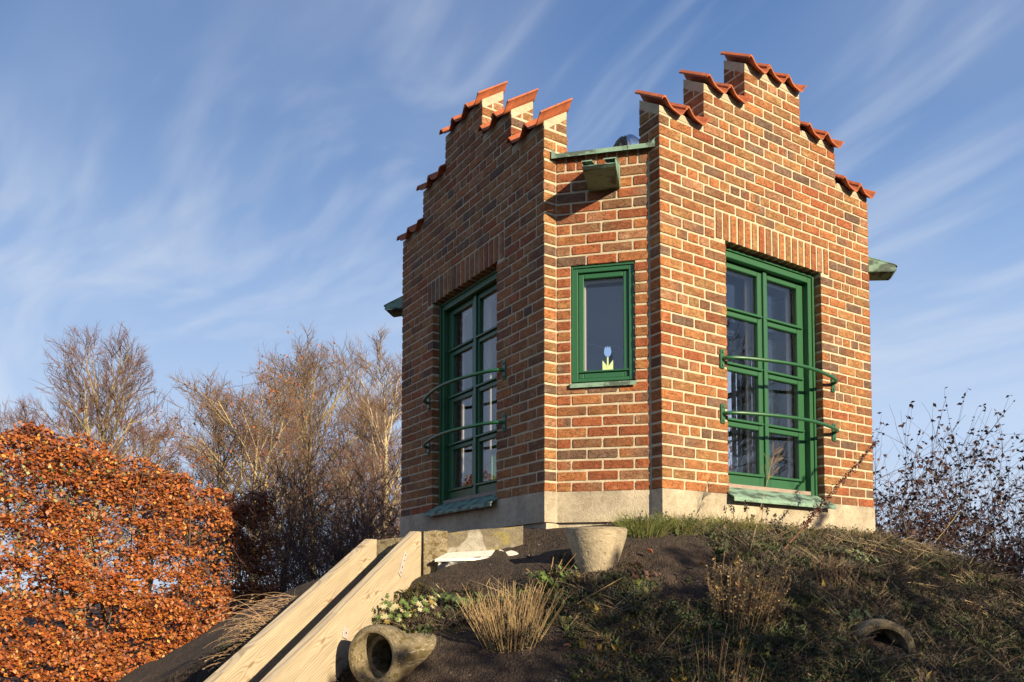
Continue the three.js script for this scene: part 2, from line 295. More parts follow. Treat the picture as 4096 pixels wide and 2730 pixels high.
// the pieces of one course between a and b (in brick pitches from the corner)
function course(c, a, b) {
  const out = [];
  if (c % 6 === 0) { out.push([a, a + 0.75]); for (let u = a + 0.75; u < b - 0.76; u += 0.5) out.push([u, Math.min(u + 0.5, b - 0.75)]); out.push([b - 0.75, b]); }
  else if (c % 2) { for (let u = a; u < b - 0.01; u += 1) out.push([u, Math.min(u + 1, b)]); }
  else { out.push([a, a + 0.5]); for (let u = a + 0.5; u < b - 0.51; u += 1) out.push([u, Math.min(u + 1, b - 0.5)]); out.push([b - 0.5, b]); }
  return out;
}
function buildGable(k) {
  const mt = sideMatrix(k), e = 0.007, inner = 0.004;
  // mortar core with stepped outline and door opening
  const s = [[e, 0.002], [W - e, 0.002], [W - e, H1], [9 * P - 0.012 - e, H1], [9 * P - 0.012 - e, H2], [7 * P - 0.012 - e, H2], [7 * P - 0.012 - e, H3], [4 * P + e, H3], [4 * P + e, H2], [2 * P + e, H2], [2 * P + e, H1], [e, H1]];
  const hole = [[OP0 - e, 0.001], [OP1 + e, 0.001], [OP1 + e, OPT + e], [OP0 - e, OPT + e]];
  s.splice(1, 0, [OP0 - e, 0.002], [OP0 - e, OPT + e], [OP1 + e, OPT + e], [OP1 + e, 0.002]);
  const core = metreUV(prism(s, -T + e, -e), 1.7, [k * 0.37, 0]); core.applyMatrix4(mt);
  const wall = part(building, 'gable_wall', core, M.mortar);
  const b = (u0, u1, c, zb = -0.06, tn) => lay(wall, mt, u0 === 8 && c <= 24 ? OP1 : u0 * P, u1 === 3 && c <= 24 ? OP0 : [7, 9, 11].includes(u1) && c > 0 && u1 === (c <= 34 ? 11 : c <= 38 ? 9 : 7) ? u1 * P - 0.012 : u1 * P - JOINT, (c - 1) * PY, c * PY - JOINT, zb, 'gable', tn);
  for (let c = 1; c <= 42; c++) {
    const lo = c <= 34 ? 0 : c <= 38 ? 2 : 4, hi = 11 - lo;
    let runs = [[lo, hi]];
    if (c <= 24) runs = [[0, 3], [8, 11]]; else if (c <= 27) runs = [[0, 2.5], [8.5, 11]];
    for (const [ra, rb] of runs) for (const [u0, u1] of course(c, ra, rb)) {
      let pieces = [[u0, u1]];
      const atEnd = u0 === lo || u1 === hi, atJamb = c <= 24 && (u1 === 3 || u0 === 8);
      const deep = atEnd && c >= 31 && c % 2 === 0;
      for (const [v0, v1] of pieces) b(v0, v1, c, deep ? -T : (atEnd || atJamb) ? -0.122 : -0.06);
      // the second header on the free ends of the parapet
      if (atEnd && c >= 31 && !deep) for (const u of [u0 === lo ? lo * P : hi * P - JOINT - 0.12]) lay(wall, mt, u, u + 0.12, (c - 1) * PY, c * PY - JOINT, -T, 'gable', null, -0.122 - JOINT);
    }
  }
  // soldier course over the opening
  for (let i = 0; i < 17; i++) { const u = 2.5 * P + i * PY; lay(wall, mt, u + 0.004, u + PY - 0.020, OPT + 0.004, OPT + 0.247, i > 1 && i < 15 ? -0.122 : -0.06, 'gable', null); }
  // free ends above the roof: cut bricks under the sloping tile bed
  for (const [u, y, d] of [[0, 34, -1], [2, 38, -1], [4, 42, -1], [11, 34, 1], [9, 38, 1], [7, 42, 1]]) {
    const x = d < 0 ? u * P : u * P - JOINT, y0 = y * PY, y1 = y0 + PY;
    for (const poly of [[[-0.05, y0 + 0.002], [-0.118, y0 + 0.002], [-0.118, y0 + 0.055]], [[-0.132, y0 + 0.002], [-0.248, y0 + 0.002], [-0.248, y1 - JOINT], [-0.165, y1 - JOINT], [-0.132, y0 + 0.062]], [[-0.178, y1], [-0.248, y1], [-0.248, y1 + 0.052]]]) {
      // in the end's own plane: a = -z (from the front edge inwards)
      const pl = poly.map(q => [q[0] * -d * -1, q[1]]);
      const ordered = d < 0 ? poly.map(q => [q[0], q[1]]).reverse() : poly.map(q => [-q[0], q[1]]);
      const g = brickFace(ordered, 0, -0.05, 'gable');
      const m = d < 0 ? new THREE.Matrix4().set(0, 0, -1, x, 0, 1, 0, 0, 1, 0, 0, 0, 0, 0, 0, 1) : new THREE.Matrix4().set(0, 0, 1, x, 0, 1, 0, 0, -1, 0, 0, 0, 0, 0, 0, 1);
      g.applyMatrix4(m); g.applyMatrix4(mt); bricks.push({ geo: g, wall, small: true });
    }
  }
  // tile beds and clay pantiles on every step
  const slope = Math.atan2(RISE, T), tl = 0.405;
  const tileGeo = (x0, seed) => {
    const r = rng(seed), nS = 14, w = P * 1.13, th = 0.013, rows = [0, 0.5, 1], pos = [], idx = [], uv = [], tw = (r() - 0.5) * 0.02, jl = (r() - 0.5) * 0.02, jh = (r() - 0.5) * 0.006;
    const prof = q => { const a = q - 0.16, ph = a + 0.11 * Math.sin(2 * Math.PI * a + 0.6); return 0.036 + 0.046 * Math.cos(2 * Math.PI * ph) - 0.020 * smooth(0.55, 1.1, q) + jh; };
    for (const layer of [0, 1]) for (const t of rows) for (let i = 0; i <= nS; i++) {
      const q = i / nS * 1.13, along = -0.075 - jl + t * tl, z0 = -along * Math.cos(slope), yy = along * Math.sin(slope) + prof(q) + layer * th;
      pos.push(x0 + q / 1.13 * w - 0.006 + tw * t * 0.2, yy, z0 + layer * 0.004); uv.push(q * P * 2 + seed * 0.137, t * tl * 2);
    }
    const at = (l, t, i) => (l * 3 + t) * (nS + 1) + i;
    const quad = (a, b2, c2, d2) => idx.push(a, b2, c2, a, c2, d2);
    for (let t = 0; t < 2; t++) for (let i = 0; i < nS; i++) { quad(at(1, t, i), at(1, t, i + 1), at(1, t + 1, i + 1), at(1, t + 1, i)); quad(at(0, t, i), at(0, t + 1, i), at(0, t + 1, i + 1), at(0, t, i + 1)); }
    for (let i = 0; i < nS; i++) { quad(at(0, 0, i), at(0, 0, i + 1), at(1, 0, i + 1), at(1, 0, i)); quad(at(0, 2, i + 1), at(0, 2, i), at(1, 2, i), at(1, 2, i + 1)); }
    for (let t = 0; t < 2; t++) { quad(at(0, t + 1, 0), at(0, t, 0), at(1, t, 0), at(1, t + 1, 0)); quad(at(0, t, nS), at(0, t + 1, nS), at(1, t + 1, nS), at(1, t, nS)); }
    const g = new THREE.BufferGeometry(); g.setAttribute('position', new THREE.Float32BufferAttribute(pos, 3)); g.setAttribute('uv', new THREE.Float32BufferAttribute(uv, 2)); g.setIndex(idx);
    return toCreasedNormals(g, 0.7);
  };
  let seed = 100 * k + 1;
  for (const [a, n, h] of [[0, 2, H1], [2, 2, H2], [4, 3, H3], [7, 2, H2], [9, 2, H1]]) {
    const x0 = a * P, x1 = (a + n) * P - JOINT, y = h - 0.045;
    const bed = metreUV(prism([[-0.003, y], [-0.003, y + 0.052], [-T + 0.003, y + 0.052 + RISE], [-T + 0.003, y]], x0 + 0.004, x1 - 0.004, 'x'), 2, [k, a]);
    bed.applyMatrix4(mt); part(building, 'tile_bedding', bed, M.bedding);
    for (let i = 0; i < n; i++) { const g = tileGeo(x0 + i * P - (a >= 7 ? -0.012 : 0.012), seed++); g.translate(0, h + 0.005, 0); g.applyMatrix4(mt); part(building, 'roof_tile', g, M.tile); }
  }
  return mt;
}
function buildCorner(k) {
  const mt = cornerMatrix(k), e = 0.007, y31 = 30 * PY, top = y31 + 0.122, w0 = 0.5 * P - 0.004, w1 = 2.5 * P + 0.006, wy0 = 10 * PY, wy1 = 21 * PY - 0.008;
  const core = metreUV(prism([[0, 0.002], [CW, 0.002], [CW, top], [0, top]], -T, -e, 'z', [[[w0 - e, wy0 - e], [w0 - e, wy1 + e], [w1 + e, wy1 + e], [w1 + e, wy0 - e]]]), 1.7, [k * 0.21, 0.4]);
  core.applyMatrix4(mt); const wall = part(building, 'corner_wall', core, M.mortar);
  const q = CW / 3, put = (u0, u1, c, zb = -0.06) => lay(wall, mt, u0 * q + 0.002, u1 * q - JOINT + 0.004, (c - 1) * PY, c * PY - JOINT, zb, 'corner');
  for (let c = 1; c <= 30; c++) {
    if (c >= 11 && c <= 21) { put(0, 0.5, c, -0.11); put(2.5, 3, c, -0.11); continue; }
    if (c % 2) { put(0, 0.5, c); put(0.5, 1.5, c); put(1.5, 2.5, c); put(2.5, 3, c); } else { put(0, 1, c); put(1, 2, c); put(2, 3, c); }
  }
  const n = 9, st = CW / n; for (let i = 0; i < n; i++) lay(wall, mt, i * st + 0.004, (i + 1) * st - 0.012, y31, y31 + 0.118, -0.06, 'corner');
  // copper edge of the flat roof
  const cop = merge([
    prism([[0.055, top - 0.028], [0.058, top - 0.028], [0.058, top + 0.010], [-0.26, top + 0.022], [-0.26, top + 0.018], [0.055, top + 0.006]], -0.035, CW + 0.055, 'x'),
    prism([[-0.035, top + 0.0], [0.015, top + 0.0], [-0.024, top + 0.05], [-0.034, top + 0.05]], 0.02, 0.055, 'z'),
    prism([[CW + 0.055, top + 0.0], [CW + 0.01, top + 0.0], [CW + 0.047, top + 0.045], [CW + 0.055, top + 0.045]], 0.02, 0.055, 'z'),
    box(CW * 0.44, CW * 0.445, top - 0.03, top + 0.016, 0.03, 0.061), box(CW * 0.78, CW * 0.785, top - 0.03, top + 0.016, 0.03, 0.061)]);
  metreUV(cop, 1.3, [k * 0.3, 0.1]); const copg = metreUV(cop, 1.3, [k * 0.3, 0.1]); copg.applyMatrix4(mt); part(building, 'roof_edge_flashing', copg, M.copper);
  // copper rainwater spout
  const sp = new THREE.Group(); sp.name = 'rain_spout'; sp.position.copy(new THREE.Vector3(0.42, 2.57, 0).applyMatrix4(mt)).sub(building.position); building.add(sp);
  const t0 = 0.280, t1 = 0.546, lenS = 0.44;
  const profile = [[0, 2.572], [lenS - 0.02, 2.545], [lenS, 2.560], [lenS - 0.015, 2.605], [0, 2.775]];
  const cut = (tt, w2) => prism(profile, tt, tt + w2, 'x');
  const side = merge([cut(t0, 0.004), cut(t1 - 0.004, 0.004)]);
  const plate = prism([[0, 2.566], [lenS - 0.02, 2.539], [lenS + 0.004, 2.556], [lenS + 0.004, 2.561], [lenS - 0.025, 2.544], [0, 2.571]], t0 + 0.0045, t1 - 0.0045, 'x');
  const lips = merge([prism([[0.0, 2.776], [lenS - 0.015, 2.606], [lenS + 0.012, 2.590], [lenS + 0.012, 2.598], [lenS - 0.015, 2.614], [0.0, 2.784]], t0 - 0.004, t0 + 0.075, 'x'), prism([[0.0, 2.776], [lenS - 0.015, 2.606], [lenS + 0.012, 2.590], [lenS + 0.012, 2.598], [lenS - 0.015, 2.614], [0.0, 2.784]], t1 - 0.095, t1 + 0.004, 'x')]);
  for (const [nm, g0] of [['side_plate', side], ['bottom_plate', plate], ['folded_edge', lips]]) { const g = metreUV(g0, 1.9, [k * 0.2, 0.3]); g.applyMatrix4(mt); part(sp, nm, g, M.copper); }
  // small one-light window
  const win = new THREE.Group(); win.name = 'corner_window'; win.position.copy(new THREE.Vector3((w0 + w1) / 2, wy0, -0.03).applyMatrix4(mt)).sub(building.position); building.add(win);
  const add = (nm, g, m) => { g = metreUV(g, 2, [0.2, 0.1]); g.applyMatrix4(mt); return part(win, nm, g, m); };
  const z = -0.028, fo = [w0, w1, wy0 + 0.012, wy1];
  add('frame', merge([box(fo[0], fo[0] + 0.052, fo[2], fo[3], z - 0.09, z, 0.004), box(fo[1] - 0.052, fo[1], fo[2], fo[3], z - 0.09, z, 0.004), box(fo[0] + 0.0525, fo[1] - 0.0525, fo[3] - 0.052, fo[3], z - 0.09, z, 0.004), box(fo[0] + 0.0525, fo[1] - 0.0525, fo[2], fo[2] + 0.03, z - 0.09, z, 0.004),
    box(fo[0], fo[0] + 0.014, fo[2], fo[3], z + 0.001, z + 0.012), box(fo[0] + 0.015, fo[1], fo[3] - 0.014, fo[3], z + 0.001, z + 0.012), box(fo[1] - 0.014, fo[1], fo[2], fo[3] - 0.015, z + 0.001, z + 0.012)]), M.green);
  const a = [fo[0] + 0.054, fo[1] - 0.054, fo[2] + 0.032, fo[3] - 0.054], zs = z - 0.022;
  add('sash', merge([box(a[0], a[0] + 0.045, a[2], a[3], zs - 0.045, zs, 0.005), box(a[1] - 0.045, a[1], a[2], a[3], zs - 0.045, zs, 0.005), box(a[0] + 0.0455, a[1] - 0.0455, a[3] - 0.045, a[3], zs - 0.045, zs, 0.005), box(a[0] + 0.0455, a[1] - 0.0455, a[2], a[2] + 0.05, zs - 0.045, zs, 0.005), box(a[0] - 0.01, a[1] + 0.01, a[2] + 0.05, a[2] + 0.064, zs - 0.03, zs + 0.018, 0.003)]), M.green);
  add('pane', box(a[0] + 0.04, a[1] - 0.04, a[2] + 0.045, a[3] - 0.04, zs - 0.030, zs - 0.026), M.glass);
  add('inner_frame', merge([box(a[0] + 0.012, a[0] + 0.05, a[2], a[3], zs - 0.13, zs - 0.09), box(a[1] - 0.05, a[1] - 0.012, a[2], a[3], zs - 0.13, zs - 0.09), box(a[0] + 0.051, a[1] - 0.051, a[3] - 0.045, a[3], zs - 0.13, zs - 0.09), box(a[0] + 0.051, a[1] - 0.051, a[2], a[2] + 0.05, zs - 0.13, zs - 0.09)]), M.whitePaint);
  add('inner_pane', box(a[0] + 0.046, a[1] - 0.046, a[2] + 0.046, a[3] - 0.04, zs - 0.112, zs - 0.108), M.glass);
  add('window_sill', prism([[-0.08, wy0 + 0.018], [0.028, wy0 - 0.012], [0.028, wy0 - 0.048], [0.024, wy0 - 0.048], [0.022, wy0 - 0.018], [-0.08, wy0 + 0.010]], w0 - 0.012, w1 + 0.012, 'x'), M.copper);
}
function buildDoor(k) {
  const mt = sideMatrix(k), win = new THREE.Group(); win.name = 'french_window'; win.position.copy(new THREE.Vector3((OP0 + OP1) / 2, 0, -0.1).applyMatrix4(mt)).sub(building.position); building.add(win);
  const add = (nm, g, m) => { g = metreUV(g, 2, [0.2 + k * 0.3, 0.1]); g.applyMatrix4(mt); return part(win, nm, g, m); };
  const z = -0.095, x0 = OP0 + 0.002, x1 = OP1 - 0.002, y0 = 0.075, y1 = OPT - 0.002, fw = 0.072;
  add('frame', merge([box(x0, x0 + fw, y0, y1, z - 0.09, z, 0.005), box(x1 - fw, x1, y0, y1, z - 0.09, z, 0.005), box(x0 + fw + 0.0005, x1 - fw - 0.0005, y1 - 0.082, y1, z - 0.09, z, 0.005),
    box(x0, x0 + 0.026, y0, y1, z + 0.001, z + 0.016, 0.003), box(x1 - 0.026, x1, y0, y1, z + 0.001, z + 0.016, 0.003), box(x0 + 0.0265, x1 - 0.0265, y1 - 0.026, y1, z + 0.001, z + 0.016, 0.003)]), M.green);
  const zs = z - 0.062, a0 = x0 + fw + 0.003, a1 = x1 - fw - 0.003, t = y1 - 0.086, bt = 0.118, xm = (a0 + a1) / 2 - 0.01, ytop = 2.092, bars = [1.695, 1.195, 0.688], gb = 0.218;
  const leaf = (l, r, sl, sr) => {
    add('sash', merge([box(l, l + sl, bt, t, zs - 0.05, zs, 0.005), box(r - sr, r, bt, t, zs - 0.05, zs, 0.005), box(l + sl + 0.0005, r - sr - 0.0005, ytop, t, zs - 0.05, zs, 0.005), box(l + sl + 0.0005, r - sr - 0.0005, bt, gb - 0.012, zs - 0.05, zs, 0.005), box(l + sl * 0.3, r - sr * 0.3, gb - 0.011, gb + 0.012, zs - 0.035, zs + 0.024, 0.004)]), M.green);
    const ys = [ytop, ...bars, gb];
    for (const y of bars) add('glazing_bar', merge([box(l + sl * 0.3, r - sr * 0.3, y + 0.002, y + 0.024, zs - 0.035, zs + 0.024, 0.004), box(l + sl + 0.0005, r - sr - 0.0005, y - 0.046, y + 0.001, zs - 0.042, zs - 0.002, 0.006)]), M.green);
    for (let i = 0; i < 4; i++) add('pane', box(l + sl - 0.008, r - sr + 0.008, ys[i + 1] - 0.004, ys[i] - (i ? 0.04 : -0.006), zs - 0.030, zs - 0.026), M.glass);
  };
  leaf(a0, xm - 0.003, 0.088, 0.062); leaf(xm, a1, 0.075, 0.088);
  add('cover_strip', box(xm - 0.004, xm + 0.045, bt, t, zs + 0.001, zs + 0.020, 0.004), M.green);
  const zi = zs - 0.12;
  for (const [l, r] of [[a0 + 0.02, xm - 0.02], [xm + 0.02, a1 - 0.02]]) {
    add('inner_frame', merge([box(l, l + 0.05, bt, t, zi - 0.030, zi), box(r - 0.05, r, bt, t, zi - 0.030, zi), box(l + 0.051, r - 0.051, t - 0.03, t, zi - 0.035, zi), box(l + 0.051, r - 0.051, bt, bt + 0.05, zi - 0.035, zi)]), M.whitePaint);
    add('inner_pane', box(l + 0.045, r - 0.045, bt + 0.085, t - 0.045, zi - 0.022, zi - 0.018), M.glass);
  }
  add('threshold', box(x0 + 0.001, x1 - 0.001, 0.078, 0.114, z - 0.16, z - 0.008, 0.003), M.rawWood);
  add('window_sill', merge([prism([[-0.13, 0.088], [-0.086, 0.076], [0.075, -0.022], [0.085, -0.030], [0.085, -0.066], [0.080, -0.066], [0.079, -0.036], [-0.13, 0.070]], x0 - 0.035, x1 + 0.045, 'x')]), k === 0 ? M.copper : M.copperDark);
  // bowed guard rails with bolted end plates
  for (const y of [1.172, 0.692]) {
    const rail = new THREE.Group(); rail.name = 'guard_rail'; rail.position.copy(new THREE.Vector3(1.47, y, 0.1).applyMatrix4(mt)).sub(building.position); building.add(rail);
    const l = 0.705, r = 2.237, pts = [[l, 0.008], [l + 0.02, 0.055], [l + 0.10, 0.105]];
    for (let i = 1; i < 10; i++) { const q = i / 10; pts.push([mix(l + 0.10, r - 0.10, q), 0.105 + 0.125 * Math.sin(Math.PI * q) ** 0.9]); }
    pts.push([r - 0.10, 0.105], [r - 0.02, 0.055], [r, 0.008]);
    const curve = new THREE.CatmullRomCurve3(pts.map(q => new THREE.Vector3(q[0], y, q[1])));
    const g = new THREE.TubeGeometry(curve, 60, 0.0165, 10).toNonIndexed(); g.applyMatrix4(mt); part(rail, 'rail', g, M.green);
    for (const x of [l, r]) {
      const pl = merge([box(x - 0.026, x + 0.026, y - 0.085, y + 0.085, 0.002, 0.012, 0.004)]); const pg = metreUV(pl, 2); pg.applyMatrix4(mt); part(rail, 'end_plate', pg, M.green);
      for (const dy of [-0.06, 0.06]) { const bo = cyl([x, y + dy, 0.011], [x, y + dy, 0.021], 0.011, 0.009, 8); bo.applyMatrix4(mt); part(rail, 'bolt', bo, M.green); }
    }
  }
}
// plinth: rendered concrete, same outline as the walls
{
  const ring = []; const o = 0.004, loc = [[-S + DR + o * 0, -S], [0 - o, -DR], [0 - o, o], [W + o, o], [W + o, -DR]];
  for (let k = 0; k < 4; k++) { const m = sideMatrix(-k); for (const [x, z] of [[0 - o, -DR], [0 - o, o], [W + o, o], [W + o, -DR]]) { const v = new THREE.Vector3(x, 0, z).applyMatrix4(m); ring.push([v.x, v.z]); } }
  const g = metreUV(prism(ring, -0.26, -0.001, 'y'), 0.9);
  part(building, 'plinth', g, M.plinth);
  const foot = metreUV(prism(ring.map(([x, z]) => [CX + (x - CX) * 0.985, CZ + (z - CZ) * 0.985]), -1.2, -0.262, 'y'), 0.9, [0.4, 0.2]);
  part(building, 'footing', foot, M.plinth);
  // floor and dark interior lining, flat roof deck
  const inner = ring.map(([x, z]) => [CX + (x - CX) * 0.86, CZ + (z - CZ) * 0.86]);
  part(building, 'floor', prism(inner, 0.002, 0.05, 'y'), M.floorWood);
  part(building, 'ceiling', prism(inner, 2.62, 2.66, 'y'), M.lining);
  const oct = f => ring.map(([x, z]) => [CX + (x - CX) * f, CZ + (z - CZ) * f]);
  part(building, 'roof_deck', metreUV(prism(oct(0.93), 2.80, 2.88, 'y'), 0.8), M.copper);
}
for (let k = 0; k < 4; k++) { buildGable(k); buildCorner(k); buildDoor(k); }
// interior lining of each wall with the openings left free
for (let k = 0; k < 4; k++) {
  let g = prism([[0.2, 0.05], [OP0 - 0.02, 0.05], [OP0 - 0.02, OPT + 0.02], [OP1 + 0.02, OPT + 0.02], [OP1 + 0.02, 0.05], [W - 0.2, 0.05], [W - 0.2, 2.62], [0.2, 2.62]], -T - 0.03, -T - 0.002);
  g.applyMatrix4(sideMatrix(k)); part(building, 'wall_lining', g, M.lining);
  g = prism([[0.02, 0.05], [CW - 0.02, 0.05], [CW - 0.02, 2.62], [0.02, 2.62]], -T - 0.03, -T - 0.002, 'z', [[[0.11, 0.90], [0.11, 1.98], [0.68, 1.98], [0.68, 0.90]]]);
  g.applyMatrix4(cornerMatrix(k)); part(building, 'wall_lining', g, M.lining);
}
// wind-driven roof vent
{
  const v = new THREE.Group(); v.name = 'roof_vent'; const c = [0.40, 3.34, -0.86]; v.position.set(c[0], 2.88, c[2]).sub(building.position); building.add(v);
  part(v, 'pipe', cyl([c[0], 2.88, c[2]], [c[0], 3.24, c[2]], 0.09, 0.09, 20), M.metal);
  for (let i = 0; i < 22; i++) {
    const a = i / 22 * Math.PI * 2, n = 8, pos = [], idx = [];
    for (let j = 0; j <= n; j++) { const t = j / n, yy = -0.115 + 0.235 * t, rr = 0.055 + 0.09 * Math.sin(Math.PI * (0.12 + 0.80 * t)); for (const s of [0, 1]) { const aa = a + t * 0.35 + s * 0.30, r3 = rr - s * 0.028; pos.push(c[0] + Math.cos(aa) * r3, c[1] + yy, c[2] + Math.sin(aa) * r3); } }
    for (let j = 0; j < n; j++) { const o = j * 2; idx.push(o, o + 1, o + 3, o, o + 3, o + 2); }
    const g = new THREE.BufferGeometry(); g.setAttribute('position', new THREE.Float32BufferAttribute(pos, 3)); g.setIndex(idx); g.computeVertexNormals();
    part(v, 'blade', g, i % 5 === 3 ? M.darkMetal : M.metal);
  }
  part(v, 'cap', new THREE.SphereGeometry(0.075, 20, 8, 0, Math.PI * 2, 0, Math.PI / 2.4).scale(1, 0.6, 1).translate(c[0], c[1] + 0.09, c[2]), M.metal);
}
// the 300 bricks that show largest stay single; the rest join into one part
{
  const cam = camera.position, d = new THREE.Vector3(), nrm = new THREE.Vector3(), ctr = new THREE.Vector3();
  for (const b of bricks) {
    const p = b.geo.attributes.position, n = b.geo.attributes.normal; let area = 0;
    for (let i = 0; i < p.count; i += 3) {
      const A = new THREE.Vector3().fromBufferAttribute(p, i), B = new THREE.Vector3().fromBufferAttribute(p, i + 1), C = new THREE.Vector3().fromBufferAttribute(p, i + 2);
      ctr.copy(A); nrm.fromBufferAttribute(n, i); d.subVectors(cam, ctr); const L = d.length(), f = d.dot(nrm) / L;
      if (f > 0) area += B.sub(A).cross(C.sub(A)).length() / 2 * f / (L * L);
    }
    b.area = area;
  }
  bricks.sort((a, b) => b.area - a.area);
  const rest = [];
  bricks.forEach((b, i) => { if (i < 300) part(b.wall, 'brick', b.geo, M.brick); else rest.push(b.geo); });
  const m = part(building, 'brickwork', merge(rest), M.brick); m.userData.kind = 'stuff';
}
// paper tulip standing behind the corner window
{
  const mt = cornerMatrix(0), z = -0.092, y = 10 * PY + 0.092, x = 0.425;
  const blue = new THREE.MeshStandardMaterial({ color: lin(0.13, 0.26, 0.55), roughness: 0.7 }), pale = new THREE.MeshStandardMaterial({ color: lin(0.50, 0.62, 0.26), roughness: 0.7 });
  const t = thing('tulip_ornament', new THREE.Vector3(x, y, z).applyMatrix4(mt).toArray(), 'small blue paper tulip with pale green leaves standing inside the narrow corner window', 'ornament');
  const add = (n, g, m) => { g.applyMatrix4(mt); part(t, n, g, m); };
  add('leaves', prism([[x - 0.045, y], [x + 0.045, y], [x + 0.045, y + 0.115], [x + 0.002, y + 0.055], [x - 0.045, y + 0.115]], z - 0.003, z), pale);
  add('stem', box(x - 0.007, x + 0.007, y + 0.05, y + 0.15, z + 0.001, z + 0.003), pale);
  const pts = []; for (let i = 0; i <= 16; i++) { const a = Math.PI * (1 + i / 16); pts.push([x + Math.cos(a) * 0.031, y + 0.185 + Math.sin(a) * 0.045]); }
  pts.push([x + 0.026, y + 0.215], [x + 0.018, y + 0.232], [x + 0.009, y + 0.215], [x, y + 0.236], [x - 0.009, y + 0.215], [x - 0.018, y + 0.232], [x - 0.026, y + 0.215]);
  add('flower', prism(pts, z + 0.004, z + 0.007), blue);
}

// ---------------------------------------------------------------- the mound and the ground around it
const CH0 = [-1.76, -0.95], CHD = unit([-1.61, 0, 1.59]), CHN = [-CHD[2] * -1, 0, CHD[0] * -1];     // head of the chute, its downhill direction, its right-hand normal
const chS = (x, z) => (x - CH0[0]) * CHD[0] + (z - CH0[1]) * CHD[2], chN = (x, z) => (x - CH0[0]) * 0.703 + (z - CH0[1]) * 0.711;
function gh0(x, z) {
  const qx = Math.max(Math.abs(x - CX) - 1.1, 0), qz = Math.max(Math.abs(z - CZ) - 1.1, 0), d = Math.hypot(qx, qz) - 1.0;
  const t = clamp((d - 0.05) / 4.4), s = 0.35 * (1 - Math.cos(Math.PI * t)) / 2 + 0.65 * t;
  return -0.29 - 2.2 * s;
}
function gh(x, z) {
  let y = gh0(x, z);
  const qx = Math.max(Math.abs(x - CX) - 1.1, 0), qz = Math.max(Math.abs(z - CZ) - 1.1, 0), d = Math.hypot(qx, qz) - 1.0;
  const away = smooth(0.02, 0.5, d);
  y += away * ((fbm(x * 1.1 + 5, z * 1.1 + 3, 3) - 0.5) * 0.22 * smooth(0.3, 1.2, d) + (fbm(x * 4 + 50, z * 4 + 7, 3) - 0.5) * 0.09);
  const s = chS(x, z), n = chN(x, z);
  if (s > -0.4) {                                     // soil banked up beside the chute, dug out inside it
    const on = smooth(-0.3, 0.1, s);
    y += on * (0.20 * smooth(-0.40, -0.46, n) * smooth(-0.72, -0.58, n) - 1.7 * smooth(-0.58, -1.10, n));
    if (n < 0.0 && n > -0.36 && s > 0 && s < 3.4) y -= 0.10;
  }
  y -= 0.13 * Math.exp(-(((x + 0.98) / 0.34) ** 2 + ((z + 0.42) / 0.34) ** 2));
  return y;
}
const soilFields = (u, v) => ({ f: fbm(u * 200, v * 200, 3, 200), m: fbm(u * 40, v * 40, 4, 40), b: fbm(u * 6 + 3, v * 6 + 5, 3) });
const soilMap = tex(1024, (u, v) => {
  const { f, m, b } = soilFields(u, v), k = 0.72 + 0.9 * (m - 0.5) + 0.9 * (f - 0.5) + 0.3 * (b - 0.5), st = smooth(0.74, 0.80, f) * 0.9;
  return [mix(0.050 * k, 0.12, st), mix(0.033 * k, 0.088, st), mix(0.0225 * k, 0.062, st)];
}, false);
const soilBump = tex(1024, (u, v) => { const { f, m } = soilFields(u, v); return gray(0.5 + 0.8 * (m - 0.5) + 0.7 * (f - 0.5)); }, false);
M.soil = new THREE.MeshStandardMaterial({ map: soilMap, bumpMap: soilBump, bumpScale: 0.03, roughness: 1 });
{
  const line = (c, fine, n, far) => { const out = []; for (let i = -n; i <= n; i++) { const a = Math.abs(i) / n, q = a * n; const near = Math.min(q, n * 0.72) * fine, ex = Math.max(0, q - n * 0.72) / (n * 0.28); out.push(c + Math.sign(i) * (near + (Math.pow(far, ex) - 1) * fine * 8)); } return out; };
  const xs = line(-0.6, 0.055, 135, 700), zs = line(-0.6, 0.055, 135, 700), pos = [], idx = [], uv = [];
  for (const z of zs) for (const x of xs) { pos.push(x, gh(x, z), z); uv.push(x / 1.6, z / 1.6); }
  const n = xs.length; for (let j = 0; j < zs.length - 1; j++) for (let i = 0; i < n - 1; i++) { const a = j * n + i; idx.push(a, a + n, a + 1, a + 1, a + n, a + n + 1); }
  const g = new THREE.BufferGeometry(); g.setAttribute('position', new THREE.Float32BufferAttribute(pos, 3)); g.setAttribute('uv', new THREE.Float32BufferAttribute(uv, 2)); g.setIndex(idx); g.computeVertexNormals();
  const m = new THREE.Mesh(g, M.soil); m.name = 'ground'; scene.add(m); tag(m, 'dark bare earth of the mound and the flat ground around it', 'ground', null, 'structure');
}

// ---------------------------------------------------------------- concrete retaining wall, post, ledge
const wallMap = tex(1024, (u, v) => {
  const { a, b, f } = renderFields(u, v); const k = 0.74 + 0.5 * (a - 0.5) + 0.3 * (f - 0.5);
  // grey-brown algae stain above, torn-edged patch of fresh pale render below and in the middle
  const edge = v - 0.60 - 0.28 * smooth(0.12, 0.34, u) * smooth(0.60, 0.42, u) + (fbm(u * 9, v * 7, 5) - 0.5) * 0.40;
  const pale = smooth(0.05, -0.05, edge), moss = smooth(0.55, 0.68, fbm(u * 8 + 60, v * 8, 4)) * (1 - pale);
  const base = [0.19 * k, 0.16 * k, 0.11 * k], fresh = [0.31, 0.285, 0.235].map(c => c * (0.86 + 0.5 * (b - 0.5)));
  return [0, 1, 2].map(i => mix(mix(base[i], [0.20, 0.17, 0.05][i], moss * 0.7), fresh[i], pale));
}, false);
